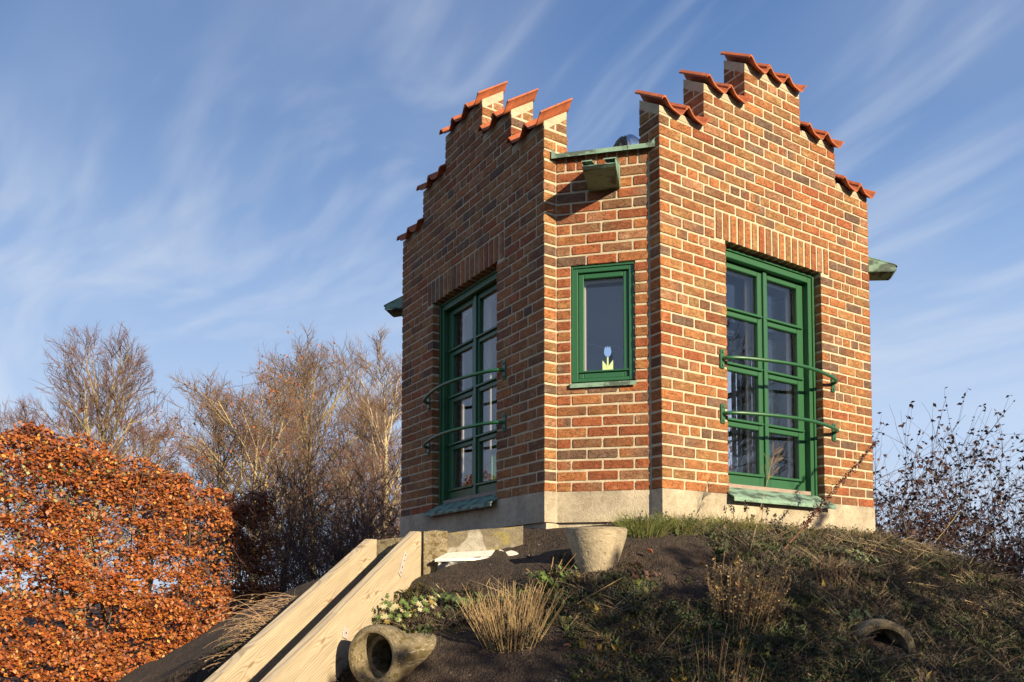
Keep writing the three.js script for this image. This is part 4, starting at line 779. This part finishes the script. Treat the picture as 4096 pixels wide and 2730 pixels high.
// ---------------------------------------------------------------- shrubs on the far right slope
const rightRow = 'dark-leaved shrubs behind the right end of the pavilion';
[[4.5, -3.2, 1.7], [5.5, -2.6, 1.6], [6.5, -2.4, 1.55], [7.4, -1.9, 1.45], [8.4, -1.6, 1.5], [9.6, -1.2, 1.7]].forEach(([x, z, h], i) =>
  shrub('leafy_shrub', 90 + i, [x, gh(x, z) - 0.1, z], h + (-0.35 - gh(x, z)) * 0.92, 1.3, ['low shrub with wilted maroon leaves right against the sunlit gable corner', 'shrub with wilted maroon leaves, second from the sunlit gable', 'shrub with wilted maroon leaves, third from the sunlit gable', 'shrub with wilted maroon leaves in the middle of the far bank', 'shrub with wilted maroon leaves before the last at the picture edge', 'thorny shrub with few maroon leaves at the very edge of the far bank'][i],
    { color: [0.07, 0.042, 0.032], kids: 6, levels: 2, stems: 26, minR: 0.0025, rad: 0.009, flare: 0.6, leaves: 0.75, perTwig: 4, leafSize: 0.07, leafColor: [0.070, 0.021, 0.017], group: rightRow, turn: i * 1.1 }));
{
  const s = new Strands(), r = rng(77), b = [5.9, gh(5.9, -2.3), -2.3];
  const main = [[5.7, -0.9, -2.0], [5.95, -0.45, -1.9], [6.35, -0.12, -1.75], [6.75, -0.06, -1.5], [7.2, 0.16, -1.2]];
  s.tube(main, [0.03, 0.026, 0.022, 0.016, 0.006], 6, [0.11, 0.075, 0.05]);
  for (const [i, e] of [[1, [5.75, 0.42, -1.95]], [2, [6.3, 0.5, -1.9]], [2, [6.9, -0.5, -1.2]], [3, [7.15, -0.35, -1.1]]]) { const p = main[i], m = p.map((v, k) => mix(v, e[k], 0.5) + (r() - 0.5) * 0.12); s.tube([p, m, e], [0.016, 0.011, 0.004], 5, [0.10, 0.065, 0.045]); for (let k = 0; k < 7; k++) { const q = r() < 0.5 ? m : e; s.tube(curve(q, unit([(r() - 0.5) * 2, 0.7, (r() - 0.5) * 2]), 0.3, 3, 0, r, 0.4), taper(0.004, 0.002, 3), 3, [0.10, 0.065, 0.045]); } }
  single('crooked_branch', s.geo(), M.stem, 'thick crooked dead branch reaching out to the right among the maroon shrubs', 'branch');
}

hedge('low_hedge', 13, [4.2, -5.2], [15, -0.6], 1.4, -2.4, s => -0.05 + 0.12 * Math.sin(s * 2.1), 1500, 'low dark hedge of withered maroon leaves behind the far bank', [[0.6, [0.055, 0.020, 0.015]], [0.4, [0.085, 0.034, 0.02]]], { size: 0.075, overgrow: 1.25 });

// ---------------------------------------------------------------- what stands behind the camera: a hedge and a bare tree that shade the foot of the mound and show in the panes
hedge('beech_hedge', 12, [-2.0, 9.7], [9.5, 8.8], 1.2, -2.5, s => mix(1.35, 2.0, smooth(0, 2.0, s)) + 0.5 * smooth(4.2, 7.0, s), 620, 'beech hedge in rusty leaf on the camera side, facing the sunlit gable', RUST, { size: 0.12, front: 0.5, overgrow: 1.12 });
tree('bare_tree', 41, [9.6, -2.6, 9.8], 8.2, 'bare tree on the camera side mirrored in the sunlit window panes', { ...beech, bark: [0.10, 0.075, 0.05], twig: [0.07, 0.05, 0.035], round: true, limbs: 15, fork: 0.22, spread: 1.0, radius: 0.16, group: 'bare trees on the camera side' });
tree('bare_tree', 42, [13.5, -2.6, 12.5], 10.0, 'second bare tree on the camera side further along the hedge', { ...beech, bark: [0.10, 0.075, 0.05], twig: [0.07, 0.05, 0.035], round: true, limbs: 15, fork: 0.22, spread: 1.0, radius: 0.18, group: 'bare trees on the camera side' });

// ---------------------------------------------------------------- low cover on the mound
const mask = (x, z) => {        // 1 where plants cover the soil, 0 on the bare patches
  const n = fbm(x * 1.4 + 3, z * 1.4 + 8, 3), right = smooth(-0.5, 0.4, x), low = smooth(-0.55, -0.80, gh(x, z));
  let m = smooth(0.26, 0.44, n + 0.20 * right + 0.10 * low);
  m *= Math.max(low, right * 0.9);
  const bare = (cx, cz, rr) => smooth(rr * 0.55, rr, Math.hypot(x - cx, z - cz));
  m *= bare(-0.45, 0.42, 0.62) * bare(-1.6, -0.45, 0.75) * bare(-2.15, 0.75, 0.8) * bare(-1.35, 0.05, 0.35);
  if (chN(x, z) > -0.5 && chN(x, z) < 0.10 && chS(x, z) > -0.2) m = 0;
  return m;
};
const nearPipe = (x, z) => Math.hypot(x + 2.62, z - 0.42) < 0.24 || Math.hypot(x + 0.0, z - 1.9) < 0.16 || Math.hypot(x + 0.97, z - 0.36) < 0.2;
const inside = (x, z) => { const ax = Math.abs(x - CX), az = Math.abs(z - CZ); return Math.max(ax, az) < 2.13 && ax + az < 3.44; };
function scatter(name, seed, proto, count, pick, size, label, category, tints) {
  const r = rng(seed), list = []; let tries = 0;
  while (list.length < count && tries++ < count * 40) { const p = pick(r); if (!p || inside(...p) || nearPipe(...p)) continue; list.push(p); }
  const m = new THREE.InstancedMesh(proto, M.leafy, list.length), mt = new THREE.Matrix4(), q = new THREE.Quaternion(), c = new THREE.Color(), up = new THREE.Vector3(0, 1, 0);
  list.forEach(([x, z], i) => {
    const e = 0.06, nx = gh(x - e, z) - gh(x + e, z), nz = gh(x, z - e) - gh(x, z + e), n = new THREE.Vector3(nx * 0.6, 2 * e, nz * 0.6).normalize();
    q.setFromUnitVectors(up, n).multiply(new THREE.Quaternion().setFromAxisAngle(up, r() * 6.283)); const k = mix(size[0], size[1], r() * r());
    mt.compose(new THREE.Vector3(x, gh(x, z) - 0.01, z), q, new THREE.Vector3(k, k * mix(0.7, 1.3, r()), k)); m.setMatrixAt(i, mt);
    const t = tints[Math.floor(r() * tints.length)], v = 0.65 + r() * 0.7; c.setRGB(t[0] * v, t[1] * v, t[2] * v); m.setColorAt(i, c);
  });
  m.name = name; scene.add(m); tag(m, label, category, null, 'stuff'); return m;
}
function protoSprig(seed, n, len, spread, leafL, leafW, per, stemC, leafC) {
  const r = rng(seed), s = new Strands();
  for (let i = 0; i < n; i++) {
    const a = r() * 6.283, d = unit([Math.cos(a) * spread, 0.5 + r() * 0.6, Math.sin(a) * spread]), pts = curve([0, 0, 0], d, len * (0.6 + r() * 0.6), 2, 0.1, r, 0.3);
    s.tube(pts, [0.0022, 0.0018, 0.001], 3, stemC);
    for (let k = 0; k < per; k++) { const q = pts[k % 2 + 1], f = r(), p = q.map((v, j) => mix(pts[k % 2][j], v, f)), d2 = unit(add3(d, dirIn(r), 1.1)); s.leaf(p, d2, perp(d2, r), leafL * (0.7 + r() * 0.6), leafW, vary(r, leafC, 0.5)); }
  }
  return s.geo();
}
const onMound = (r) => { const x = mix(-4.2, 4.8, r()), z = mix(-2.5, 4.4, r()); return [x, z]; };
const pickCover = (lo, extra = () => true) => r => { const [x, z] = onMound(r); return r() < mask(x, z) - lo && extra(x, z, r) ? [x, z] : null; };
// dark heathery sprigs
scatter('heather_cover', 301, protoSprig(1, 9, 0.07, 0.9, 0.016, 0.007, 7, [0.75, 0.5, 0.35], [1, 1, 1]), 24000, pickCover(0.0), [0.7, 2.0], 'low heathery ground cover, brown and dull green, over most of the mound', 'ground cover', [[0.085, 0.07, 0.03], [0.10, 0.065, 0.042], [0.07, 0.08, 0.025], [0.13, 0.088, 0.055], [0.055, 0.07, 0.027]]);
// broader green leaves, mostly in the sunny middle
scatter('low_leaves', 302, protoSprig(2, 6, 0.05, 1.3, 0.040, 0.022, 3, [0.5, 0.5, 0.3], [1, 1, 1]), 6500, pickCover(0.0, (x, z, r) => r() < smooth(1.6, 0.3, Math.hypot(x + 1.0, (z - 0.9) * 0.8)) + 0.16), [0.5, 1.5], 'patches of small green and yellowing leaves low on the mound', 'ground cover', [[0.11, 0.15, 0.028], [0.085, 0.13, 0.025], [0.16, 0.19, 0.035], [0.30, 0.22, 0.03], [0.07, 0.10, 0.03]]);
// mossy green cushions
scatter('moss_cushions', 303, protoSprig(3, 14, 0.045, 0.8, 0.016, 0.006, 8, [0.4, 0.5, 0.2], [1, 1, 1]), 5200, pickCover(0.0, (x, z) => fbm(x * 2.1 + 40, z * 2.1, 3) > 0.56), [0.8, 2.0], 'cushions of fine dark green leaves between the heathery plants', 'ground cover', [[0.075, 0.115, 0.03], [0.095, 0.135, 0.03], [0.06, 0.09, 0.025]]);
// dead grass blades everywhere on the slope
{
  const r0 = rng(4), s = new Strands();
  for (let i = 0; i < 7; i++) { const a = r0() * 6.283; s.tube(curve([0, 0, 0], unit([Math.cos(a), 0.6 + r0() * 0.8, Math.sin(a)]), 0.16 * (0.5 + r0()), 4, 0.5, r0, 0.2), taper(0.0016, 0.0006, 4), 3, [1, 1, 1]); }
  scatter('dead_grass', 304, s.geo(), 6000, pickCover(0.0), [0.5, 1.8], 'thin dead grass blades scattered over the planted slope', 'dead grass', [[0.36, 0.26, 0.13], [0.28, 0.19, 0.10], [0.20, 0.13, 0.075], [0.42, 0.33, 0.18]]);
}
// clods and small stones on the bare earth
{
  const g = new THREE.IcosahedronGeometry(1, 1), p = g.attributes.position; for (let i = 0; i < p.count; i++) { const k = 0.72 + 0.5 * hash2(Math.round(p.getX(i) * 50) + 7, Math.round(p.getY(i) * 50 + p.getZ(i) * 31)); p.setXYZ(i, p.getX(i) * k, p.getY(i) * k * 0.7, p.getZ(i) * k); } g.computeVertexNormals();
  const keep = M.leafy; M.leafy = new THREE.MeshStandardMaterial({ roughness: 1 });
  scatter('soil_clods', 305, g, 16000, r => { const x = mix(-4.2, 4.5, r()), z = mix(-2.5, 4.0, r()); return r() < 1.05 - mask(x, z) ? [x, z] : null; }, [0.003, 0.017], 'crumbs of dark earth and pale grit on the bare patches', 'soil', [[0.05, 0.034, 0.023], [0.038, 0.026, 0.018], [0.068, 0.046, 0.031], [0.055, 0.038, 0.026], [0.15, 0.115, 0.085]]);
  M.leafy = keep;
}

// ---------------------------------------------------------------- single plants on the mound
function stalks(name, seed, x, z, n, h, w, label, col, o = {}) {
  const r = rng(seed), s = new Strands(), sd = new Strands(), b = onGround(x, z, -0.03);
  for (let i = 0; i < n; i++) {
    const a = r() * 6.283, q = Math.sqrt(r()) * w * 0.42, out = (o.flare ?? 0.35) * q / w * 2 + 0.06, p = [x + Math.cos(a) * q, gh(x + Math.cos(a) * q, z + Math.sin(a) * q) - 0.02, z + Math.sin(a) * q];
    const pts = curve(p, unit([Math.cos(a) * out + (o.lean || 0), 1, Math.sin(a) * out]), h * mix(0.5, 1.08, r()), 5, o.sag || 0.02, r, o.wob ?? 0.10), c = vary(r, col, 0.55);
    s.tube(pts, taper(o.rad || 0.0030, o.tip || 0.0016, 5), 4, c);
    if (o.branch) for (let k = 0; k < o.branch; k++) { const q2 = pts[2 + Math.floor(r() * 3.9)]; s.tube(curve(q2, unit([(r() - 0.5) * 1.2, 1, (r() - 0.5) * 1.2]), h * 0.16, 2, 0, r, 0.3), [0.0016, 0.0013, 0.0008], 3, c); }
    if (o.seeds) for (let k = 0; k < o.seeds; k++) { const t = mix(o.seedFrom || 0.55, 1, r()) * 4.99, i0 = Math.floor(t), q2 = pts[i0].map((v, j) => mix(v, pts[i0 + 1][j], t - i0)), d = unit(add3(dirIn(r), [0, 0.4, 0])); sd.leaf(add3(q2, d, 0.006), d, perp(d, r), o.seedSize || 0.014, (o.seedSize || 0.014) * 0.7, vary(r, o.seedColor || col, 0.4)); }
    if (o.lower) for (let k = 0; k < o.lower; k++) { const d = unit(add3(dirIn(r), [0, 0.3, 0])); sd.leaf([p[0] + (r() - 0.5) * 0.08, p[1] + r() * h * 0.35, p[2] + (r() - 0.5) * 0.08], d, perp(d, r), 0.03, 0.012, vary(r, o.lowerColor || [0.09, 0.09, 0.03], 0.6)); }
  }
  return plantThing(name, b, label, o.category || 'plant', [['stalks', s, M.stem], ['seed_heads', sd, M.leafy]], o.group);
}
stalks('dry_stalk_clump', 401, -1.84, 0.60, 240, 0.33, 0.42, 'clump of cut tan stalks, stiff and upright, in front of the white slab', [0.42, 0.29, 0.14], { flare: 0.62, branch: 2, lower: 7, rad: 0.0024, tip: 0.0014, lowerColor: [0.10, 0.09, 0.035], wob: 0.12, group: 'dry stalk clumps' });
stalks('dry_stalk_clump', 402, -0.68, 1.40, 90, 0.40, 0.42, 'clump of dry stalks with small golden seed pods below the sunlit gable', [0.33, 0.20, 0.09], { flare: 0.3, lean: 0.22, seeds: 15, seedFrom: 0.5, seedColor: [0.56, 0.38, 0.16], seedSize: 0.017, lower: 3, group: 'dry stalk clumps' });
stalks('dry_stalk_clump', 403, -1.25, 1.72, 26, 0.34, 0.5, 'thin scatter of brown stalks low on the slope before the pod-bearing clump', [0.26, 0.17, 0.085], { flare: 0.3, lean: 0.08, branch: 1, group: 'dry stalk clumps' });
stalks('dry_stalk_clump', 404, 0.55, 1.25, 34, 0.26, 0.5, 'loose brown weeds above the half-buried pipe', [0.20, 0.12, 0.06], { flare: 0.35, lean: 0.2, seeds: 8, seedColor: [0.20, 0.13, 0.07], group: 'dry stalk clumps' });
function grassTuft(seed, x, z, n, h, w, label, cols, group = 'grass tufts at the plinth', o = {}) {
  const r = rng(seed), s = new Strands();
  for (let i = 0; i < n; i++) { const a = r() * 6.283, q = Math.sqrt(r()) * w * 0.4, out = 0.25 + q / w * 1.6 * r(), p = [x + Math.cos(a) * q, gh(x + Math.cos(a) * q, z + Math.sin(a) * q) - 0.01, z + Math.sin(a) * q]; s.tube(curve(p, unit([Math.cos(a) * out, 1, Math.sin(a) * out]), h * mix(0.5, 1.1, r()), 4, o.sag ?? 0.7, r, 0.15), taper(0.0020, 0.0006, 4), 3, vary(r, cols[Math.floor(r() * cols.length)], 0.4)); }
  return plantThing('grass_tuft', onGround(x, z, -0.02), label, 'grass tuft', [['blades', s, M.stem]], group);
}
const GREENS = [[0.13, 0.19, 0.035], [0.20, 0.24, 0.05], [0.33, 0.28, 0.09], [0.09, 0.14, 0.03]];
grassTuft(411, -0.30, 0.10, 420, 0.20, 0.42, 'green grass tuft at the inner corner beside the concrete pot', GREENS);
grassTuft(412, 0.08, 0.16, 360, 0.17, 0.42, 'green and yellow grass tuft at the foot of the sunlit gable corner', GREENS);
grassTuft(413, 0.66, 0.16, 420, 0.19, 0.48, 'yellowish grass tuft on the plinth left of the french window', [[0.26, 0.26, 0.06], [0.33, 0.28, 0.09], [0.16, 0.20, 0.04]]);
grassTuft(414, 1.45, 0.14, 260, 0.12, 0.5, 'short yellow-green grass under the copper sill of the sunlit gable', [[0.26, 0.24, 0.05], [0.33, 0.28, 0.09], [0.2, 0.2, 0.04]]);
grassTuft(415, 2.2, 0.16, 260, 0.15, 0.6, 'straw-coloured grass at the shaded end of the sunlit plinth', [[0.36, 0.29, 0.14], [0.28, 0.22, 0.10]]);
// leafy plants
function leafPlant(name, seed, x, z, n, h, w, size, label, cols, o = {}) {
  const r = rng(seed), s = new Strands(), lf = new Strands();
  for (let i = 0; i < n; i++) {
    const a = r() * 6.283, q = Math.sqrt(r()) * w * 0.45, px = x + Math.cos(a) * q, pz = z + Math.sin(a) * q, p = [px, gh(px, pz) - 0.01, pz], pts = curve(p, unit([Math.cos(a) * 0.6, 1, Math.sin(a) * 0.6]), h * mix(0.4, 1.05, r()), 3, 0.2, r, 0.3);
    s.tube(pts, taper(0.003, 0.0014, 3), 3, vary(r, [0.12, 0.10, 0.04], 0.3));
    const col = cols[Math.floor(r() * cols.length)], tip = pts[3], k = size * mix(0.7, 1.25, r()), up = unit([Math.cos(a) * 0.6 + 0.1, 0.75, Math.sin(a) * 0.6 + 0.45]);
    const e0 = perp(up, r), e1 = cross(up, e0);
    for (let j = 0; j < (o.lobes || 7); j++) { const b = j / (o.lobes || 7) * 6.283, d = unit([e0[0] * Math.cos(b) + e1[0] * Math.sin(b) + up[0] * 0.2, e0[1] * Math.cos(b) + e1[1] * Math.sin(b) + up[1] * 0.2, e0[2] * Math.cos(b) + e1[2] * Math.sin(b) + up[2] * 0.2]); lf.leaf(tip, d, unit(cross(up, d)), k, k * (o.wide || 0.42), vary(r, col, 0.35), 0.1); }
  }
  return plantThing(name, onGround(x, z, -0.02), label, 'plant', [['stems', s, M.stem], ['leaves', lf, M.leafy]], o.group);
}
leafPlant('leafy_plant', 421, -2.16, -0.30, 170, 0.17, 0.46, 0.027, 'leafy plant with cut green and cream leaves leaning against the chute', [[0.12, 0.20, 0.035], [0.09, 0.16, 0.03], [0.50, 0.46, 0.26], [0.62, 0.55, 0.34], [0.34, 0.24, 0.06], [0.10, 0.17, 0.03]]);
leafPlant('leafy_plant', 422, -1.78, -0.12, 70, 0.11, 0.24, 0.024, 'small tuft of finely cut green leaves right of the cream-leaved plant', [[0.09, 0.15, 0.035], [0.12, 0.18, 0.04], [0.07, 0.12, 0.03]]);
leafPlant('leafy_plant', 423, -1.33, 0.30, 44, 0.15, 0.18, 0.026, 'bright green leafy plant with bare twigs between stalk clump and pot', [[0.15, 0.24, 0.03], [0.11, 0.19, 0.025]], { lobes: 5, wide: 0.6 });
leafPlant('leafy_plant', 424, 1.48, 0.62, 130, 0.08, 0.55, 0.026, 'patch of round sage-green leaves under the far end of the sunlit gable', [[0.11, 0.15, 0.05], [0.09, 0.13, 0.045], [0.14, 0.18, 0.06]], { lobes: 5, wide: 0.65 });
leafPlant('leafy_plant', 425, 0.10, 1.62, 70, 0.10, 0.45, 0.026, 'dark green leafy stems trailing over the half-buried pipe', [[0.07, 0.11, 0.03], [0.09, 0.13, 0.035]], { lobes: 6, wide: 0.45 });
leafPlant('leafy_plant', 426, -0.86, 0.62, 40, 0.07, 0.30, 0.024, 'reddish-green low plant growing at the foot of the concrete pot', [[0.13, 0.09, 0.05], [0.10, 0.12, 0.05], [0.18, 0.07, 0.04]], { lobes: 5, wide: 0.5 });
leafPlant('leafy_plant', 427, -0.22, 0.03, 20, 0.14, 0.25, 0.022, 'dark bushy sprigs in the recess between corner wall and sunlit gable', [[0.06, 0.085, 0.03], [0.08, 0.10, 0.035]], { lobes: 6, wide: 0.4 });
stalks('bare_twigs', 431, -1.33, 0.27, 4, 0.34, 0.10, 'few bare brown twigs rising from the bright green plant', [0.34, 0.20, 0.09], { flare: 0.9, rad: 0.004, tip: 0.003, wob: 0.2 });
stalks('seedhead_clump', 432, 0.86, 0.20, 9, 0.27, 0.34, 'dark dried flower heads on thin stems below the copper sill', [0.12, 0.09, 0.05], { flare: 0.5, seeds: 12, seedFrom: 0.86, seedColor: [0.07, 0.05, 0.035], seedSize: 0.026 });
// tall dock stalk with dark red seeds leaning right across the gable
function dock(seed, pts3, label, rad, seeds, name = 'dock_stalk') {
  const r = rng(seed), s = new Strands(), sd = new Strands(), c = new THREE.CatmullRomCurve3(pts3.map(p => new THREE.Vector3(...p))), pts = c.getPoints(16).map(p => p.toArray());
  s.tube(pts, taper(rad, rad * 0.4, 16), 5, [0.19, 0.075, 0.04]);
  for (let k = 0; k < seeds; k++) { const t = mix(0.38, 1, Math.pow(r(), 0.9)) * 15.99, i = Math.floor(t), q = pts[i].map((v, j) => mix(v, pts[i + 1][j], t - i)), d = dirIn(r), w = (1 - Math.abs(t / 16 - 0.62) * 1.6) * 0.045 + 0.008; const p = add3(q, d, w * r()); const d2 = dirIn(r); sd.leaf(p, d2, perp(d2, r), 0.020, 0.015, vary(r, [0.10, 0.028, 0.02], 0.6), 0.3); }
  return plantThing(name, pts3[0], label, 'plant', [['stem', s, M.stem], ['seed_head', sd, M.leafy]]);
}
{
  const b = onGround(0.223, 0.82, -0.03);
  dock(441, [b, [0.90, -0.36, 0.62], [1.456, -0.066, 0.45], [2.143, 0.524, 0.52]], 'tall dock stalk with maroon seeds leaning across the sunlit gable corner', 0.007, 620);
  dock(442, [onGround(5.6, -1.2), [5.9, 0.05, -1.2], [6.25, 0.40, -1.2]], 'dark dock seed head standing among the maroon shrubs', 0.007, 260);
}
// pale grass haulm curving up before the french window
{
  const r = rng(451), s = new Strands(), b = onGround(0.13, 0.752, -0.02);
  s.tube(curve(b, unit([0.48, 1, -0.08]), 0.95, 8, 0.05, r, 0.06), taper(0.0032, 0.0012, 8), 4, [0.48, 0.36, 0.18]);
  const top = curve(b, unit([0.48, 1, -0.08]), 0.95, 8, 0.05, rng(451), 0.06);
  for (let k = 0; k < 40; k++) { const q = top[6 + Math.floor(r() * 2.9)]; s.tube(curve(q, unit([0.7 * r() + 0.1, 0.8, (r() - 0.5)]), 0.10 + r() * 0.06, 3, 0.3, r, 0.3), [0.001, 0.001, 0.0012, 0.002], 3, [0.40, 0.27, 0.14]); }
  single('grass_haulm', s.geo(), M.stem, 'single pale grass haulm with airy panicle in front of the french window', 'grass');
}
// long straw stems lying across the slope at the right
{
  const g = 'long straw stems lying on the slope', r = rng(461);
  const stem = (a, b, rad, label, col = [0.50, 0.38, 0.20]) => { const s = new Strands(), m = a.map((v, k) => mix(v, b[k], 0.5) + (r() - 0.5) * 0.05); s.tube(new THREE.CatmullRomCurve3([a, m, b].map(p => new THREE.Vector3(...p))).getPoints(8).map(p => p.toArray()), taper(rad, rad * 0.55, 8), 5, col); single('straw_stem', s.geo(), M.stem, label, 'straw', g); };
  stem(onGround(2.014, 0.881, 0.0), [2.422, -0.336, 1.36], 0.005, 'thick pale stem slanting up to the right over the far slope');
  stem(onGround(2.10, 0.80, 0.0), [2.588, -0.124, 1.003], 0.004, 'thin pale stem rising steeply to the right over the far slope');
  stem(onGround(1.03, 1.25, 0.04), onGround(1.85, 1.23, 0.06), 0.005, 'pale stem lying nearly level above the half-buried pipe');
  stem(onGround(-1.40, 0.70, 0.05), onGround(-1.06, 0.74, 0.09), 0.004, 'pale broken stem lying across the small green leaves', [0.50, 0.33, 0.13]);
  const s = new Strands();
  for (let i = 0; i < 130; i++) { const x = mix(1.4, 3.4, r()), z = mix(0.2, 1.7, r()), p = onGround(x, z, 0.03 + r() * 0.06), d = unit([1, -0.28 + (r() - 0.5) * 0.35, 0.15 + (r() - 0.5) * 0.7]); s.tube(curve(p, d, 0.35 + r() * 0.75, 5, 0.15, r, 0.12), taper(0.0030, 0.0012, 5), 3, vary(r, [0.42, 0.31, 0.17], 0.5)); }
  single('straw', s.geo(), M.stem, 'loose bundle of long straw sprawling over the far right slope', 'straw', null, 'stuff');
}
// arching dry grasses on the left bank of the chute
function archGrass(seed, x, z, n, len, dir, label, col) {
  const r = rng(seed), s = new Strands(), sd = new Strands();
  for (let i = 0; i < n; i++) { const px = x + (r() - 0.5) * 0.3, pz = z + (r() - 0.5) * 0.3, pts = curve(onGround(px, pz, -0.01), unit([dir[0] + (r() - 0.5) * 0.8, 1.1, dir[1] + (r() - 0.5) * 0.8]), len * mix(0.5, 1.1, r()), 7, 1.5, r, 0.12); s.tube(pts, taper(0.0026, 0.001, 7), 3, vary(r, col, 0.4)); if (r() < 0.5) for (let k = 0; k < 9; k++) { const q = pts[5 + Math.floor(r() * 2.9)], d = unit([dir[0] + (r() - 0.5), -0.5, dir[1] + (r() - 0.5)]); sd.leaf(q, d, perp(d, r), 0.025, 0.005, vary(r, col, 0.3)); } }
  return plantThing('arching_grass', onGround(x, z, -0.02), label, 'grass', [['blades', s, M.stem], ['seed_heads', sd, M.leafy]], 'dry grasses left of the chute');
}
const chAt = (s, n) => [CH0[0] + CHD[0] * s + 0.703 * n, CH0[1] + CHD[2] * s + 0.711 * n];
archGrass(471, ...chAt(0.62, -0.62), 46, 0.55, [-0.9, -0.35], 'dry grass arching left from the upper bank of the chute', [0.46, 0.30, 0.17]);
archGrass(472, ...chAt(0.95, -0.60), 60, 0.50, [-0.9, -0.3], 'dry grass arching left from the middle bank of the chute', [0.44, 0.28, 0.15]);
archGrass(473, ...chAt(1.30, -0.60), 34, 0.36, [-0.8, -0.2], 'shorter dry grass hanging left below the arching clumps', [0.40, 0.26, 0.14]);
stalks('dried_plant', 474, ...chAt(0.42, -0.56), 40, 0.14, 0.26, 'tan brittle plant at the top of the left chute board', [0.46, 0.28, 0.14], { seeds: 5, seedFrom: 0.3, flare: 0.6, seedColor: [0.46, 0.28, 0.15] });
stalks('dried_plant', 475, ...chAt(1.52, -0.58), 80, 0.20, 0.30, 'bleached dry tuft on the left bank halfway down the chute', [0.58, 0.44, 0.24], { seeds: 5, seedFrom: 0.3, flare: 0.7, wob: 0.3, seedColor: [0.50, 0.34, 0.18] });
stalks('dried_plant', 476, ...chAt(1.80, -0.64), 40, 0.22, 0.22, 'pinkish-brown dry seed plant on the left bank low down the chute', [0.36, 0.20, 0.12], { seeds: 9, seedFrom: 0.4, flare: 0.5, wob: 0.3, seedColor: [0.40, 0.23, 0.15] });
stalks('heath_bush', 477, ...chAt(2.15, -0.74), 150, 0.22, 0.46, 'dull green heath bush beside the lower end of the left chute board', [0.11, 0.11, 0.04], { seeds: 12, seedFrom: 0.2, flare: 0.8, wob: 0.3, seedColor: [0.13, 0.14, 0.05] });
stalks('heath_bush', 478, ...chAt(2.45, -0.62), 110, 0.20, 0.4, 'brownish heath bush at the lowest visible end of the left chute board', [0.14, 0.12, 0.05], { seeds: 10, seedFrom: 0.2, flare: 0.8, wob: 0.3, seedColor: [0.17, 0.14, 0.06] });
// a few fallen leaves
{
  const r = rng(481); const cols = [[0.50, 0.13, 0.03], [0.42, 0.26, 0.04], [0.62, 0.58, 0.48], [0.30, 0.12, 0.05]];
  [[-1.72, 0.98, 0, 'small orange fallen leaf in the ground cover'], [-1.15, 0.98, 1, 'yellow fallen leaf in the ground cover'], [-2.05, 1.25, 2, 'pale curled dead leaf in the shade low on the slope'], [-0.45, 0.85, 1, 'yellow leaf near the pod-bearing stalk clump'], [1.25, 0.38, 2, 'small white flake on the soil under the french window'], [-0.62, 0.56, 0, 'rusty leaf lying right of the concrete pot']].forEach(([x, z, c, label]) => {
    const s = new Strands(), d = unit([r() - 0.5, 0.1, r() - 0.5]), p = onGround(x, z, 0.045); for (let k = 0; k < 2; k++) s.leaf(p, unit(add3(d, [0, 0.25 * k, 0])), unit(cross([0.1, 1, 0.3], d)), 0.06, 0.035, cols[c], 0.25);
    single('fallen_leaf', s.geo(), M.leafy, label, 'leaf', 'fallen leaves on the mound');
  });
}

shade(scene);
renderer.render(scene, camera);
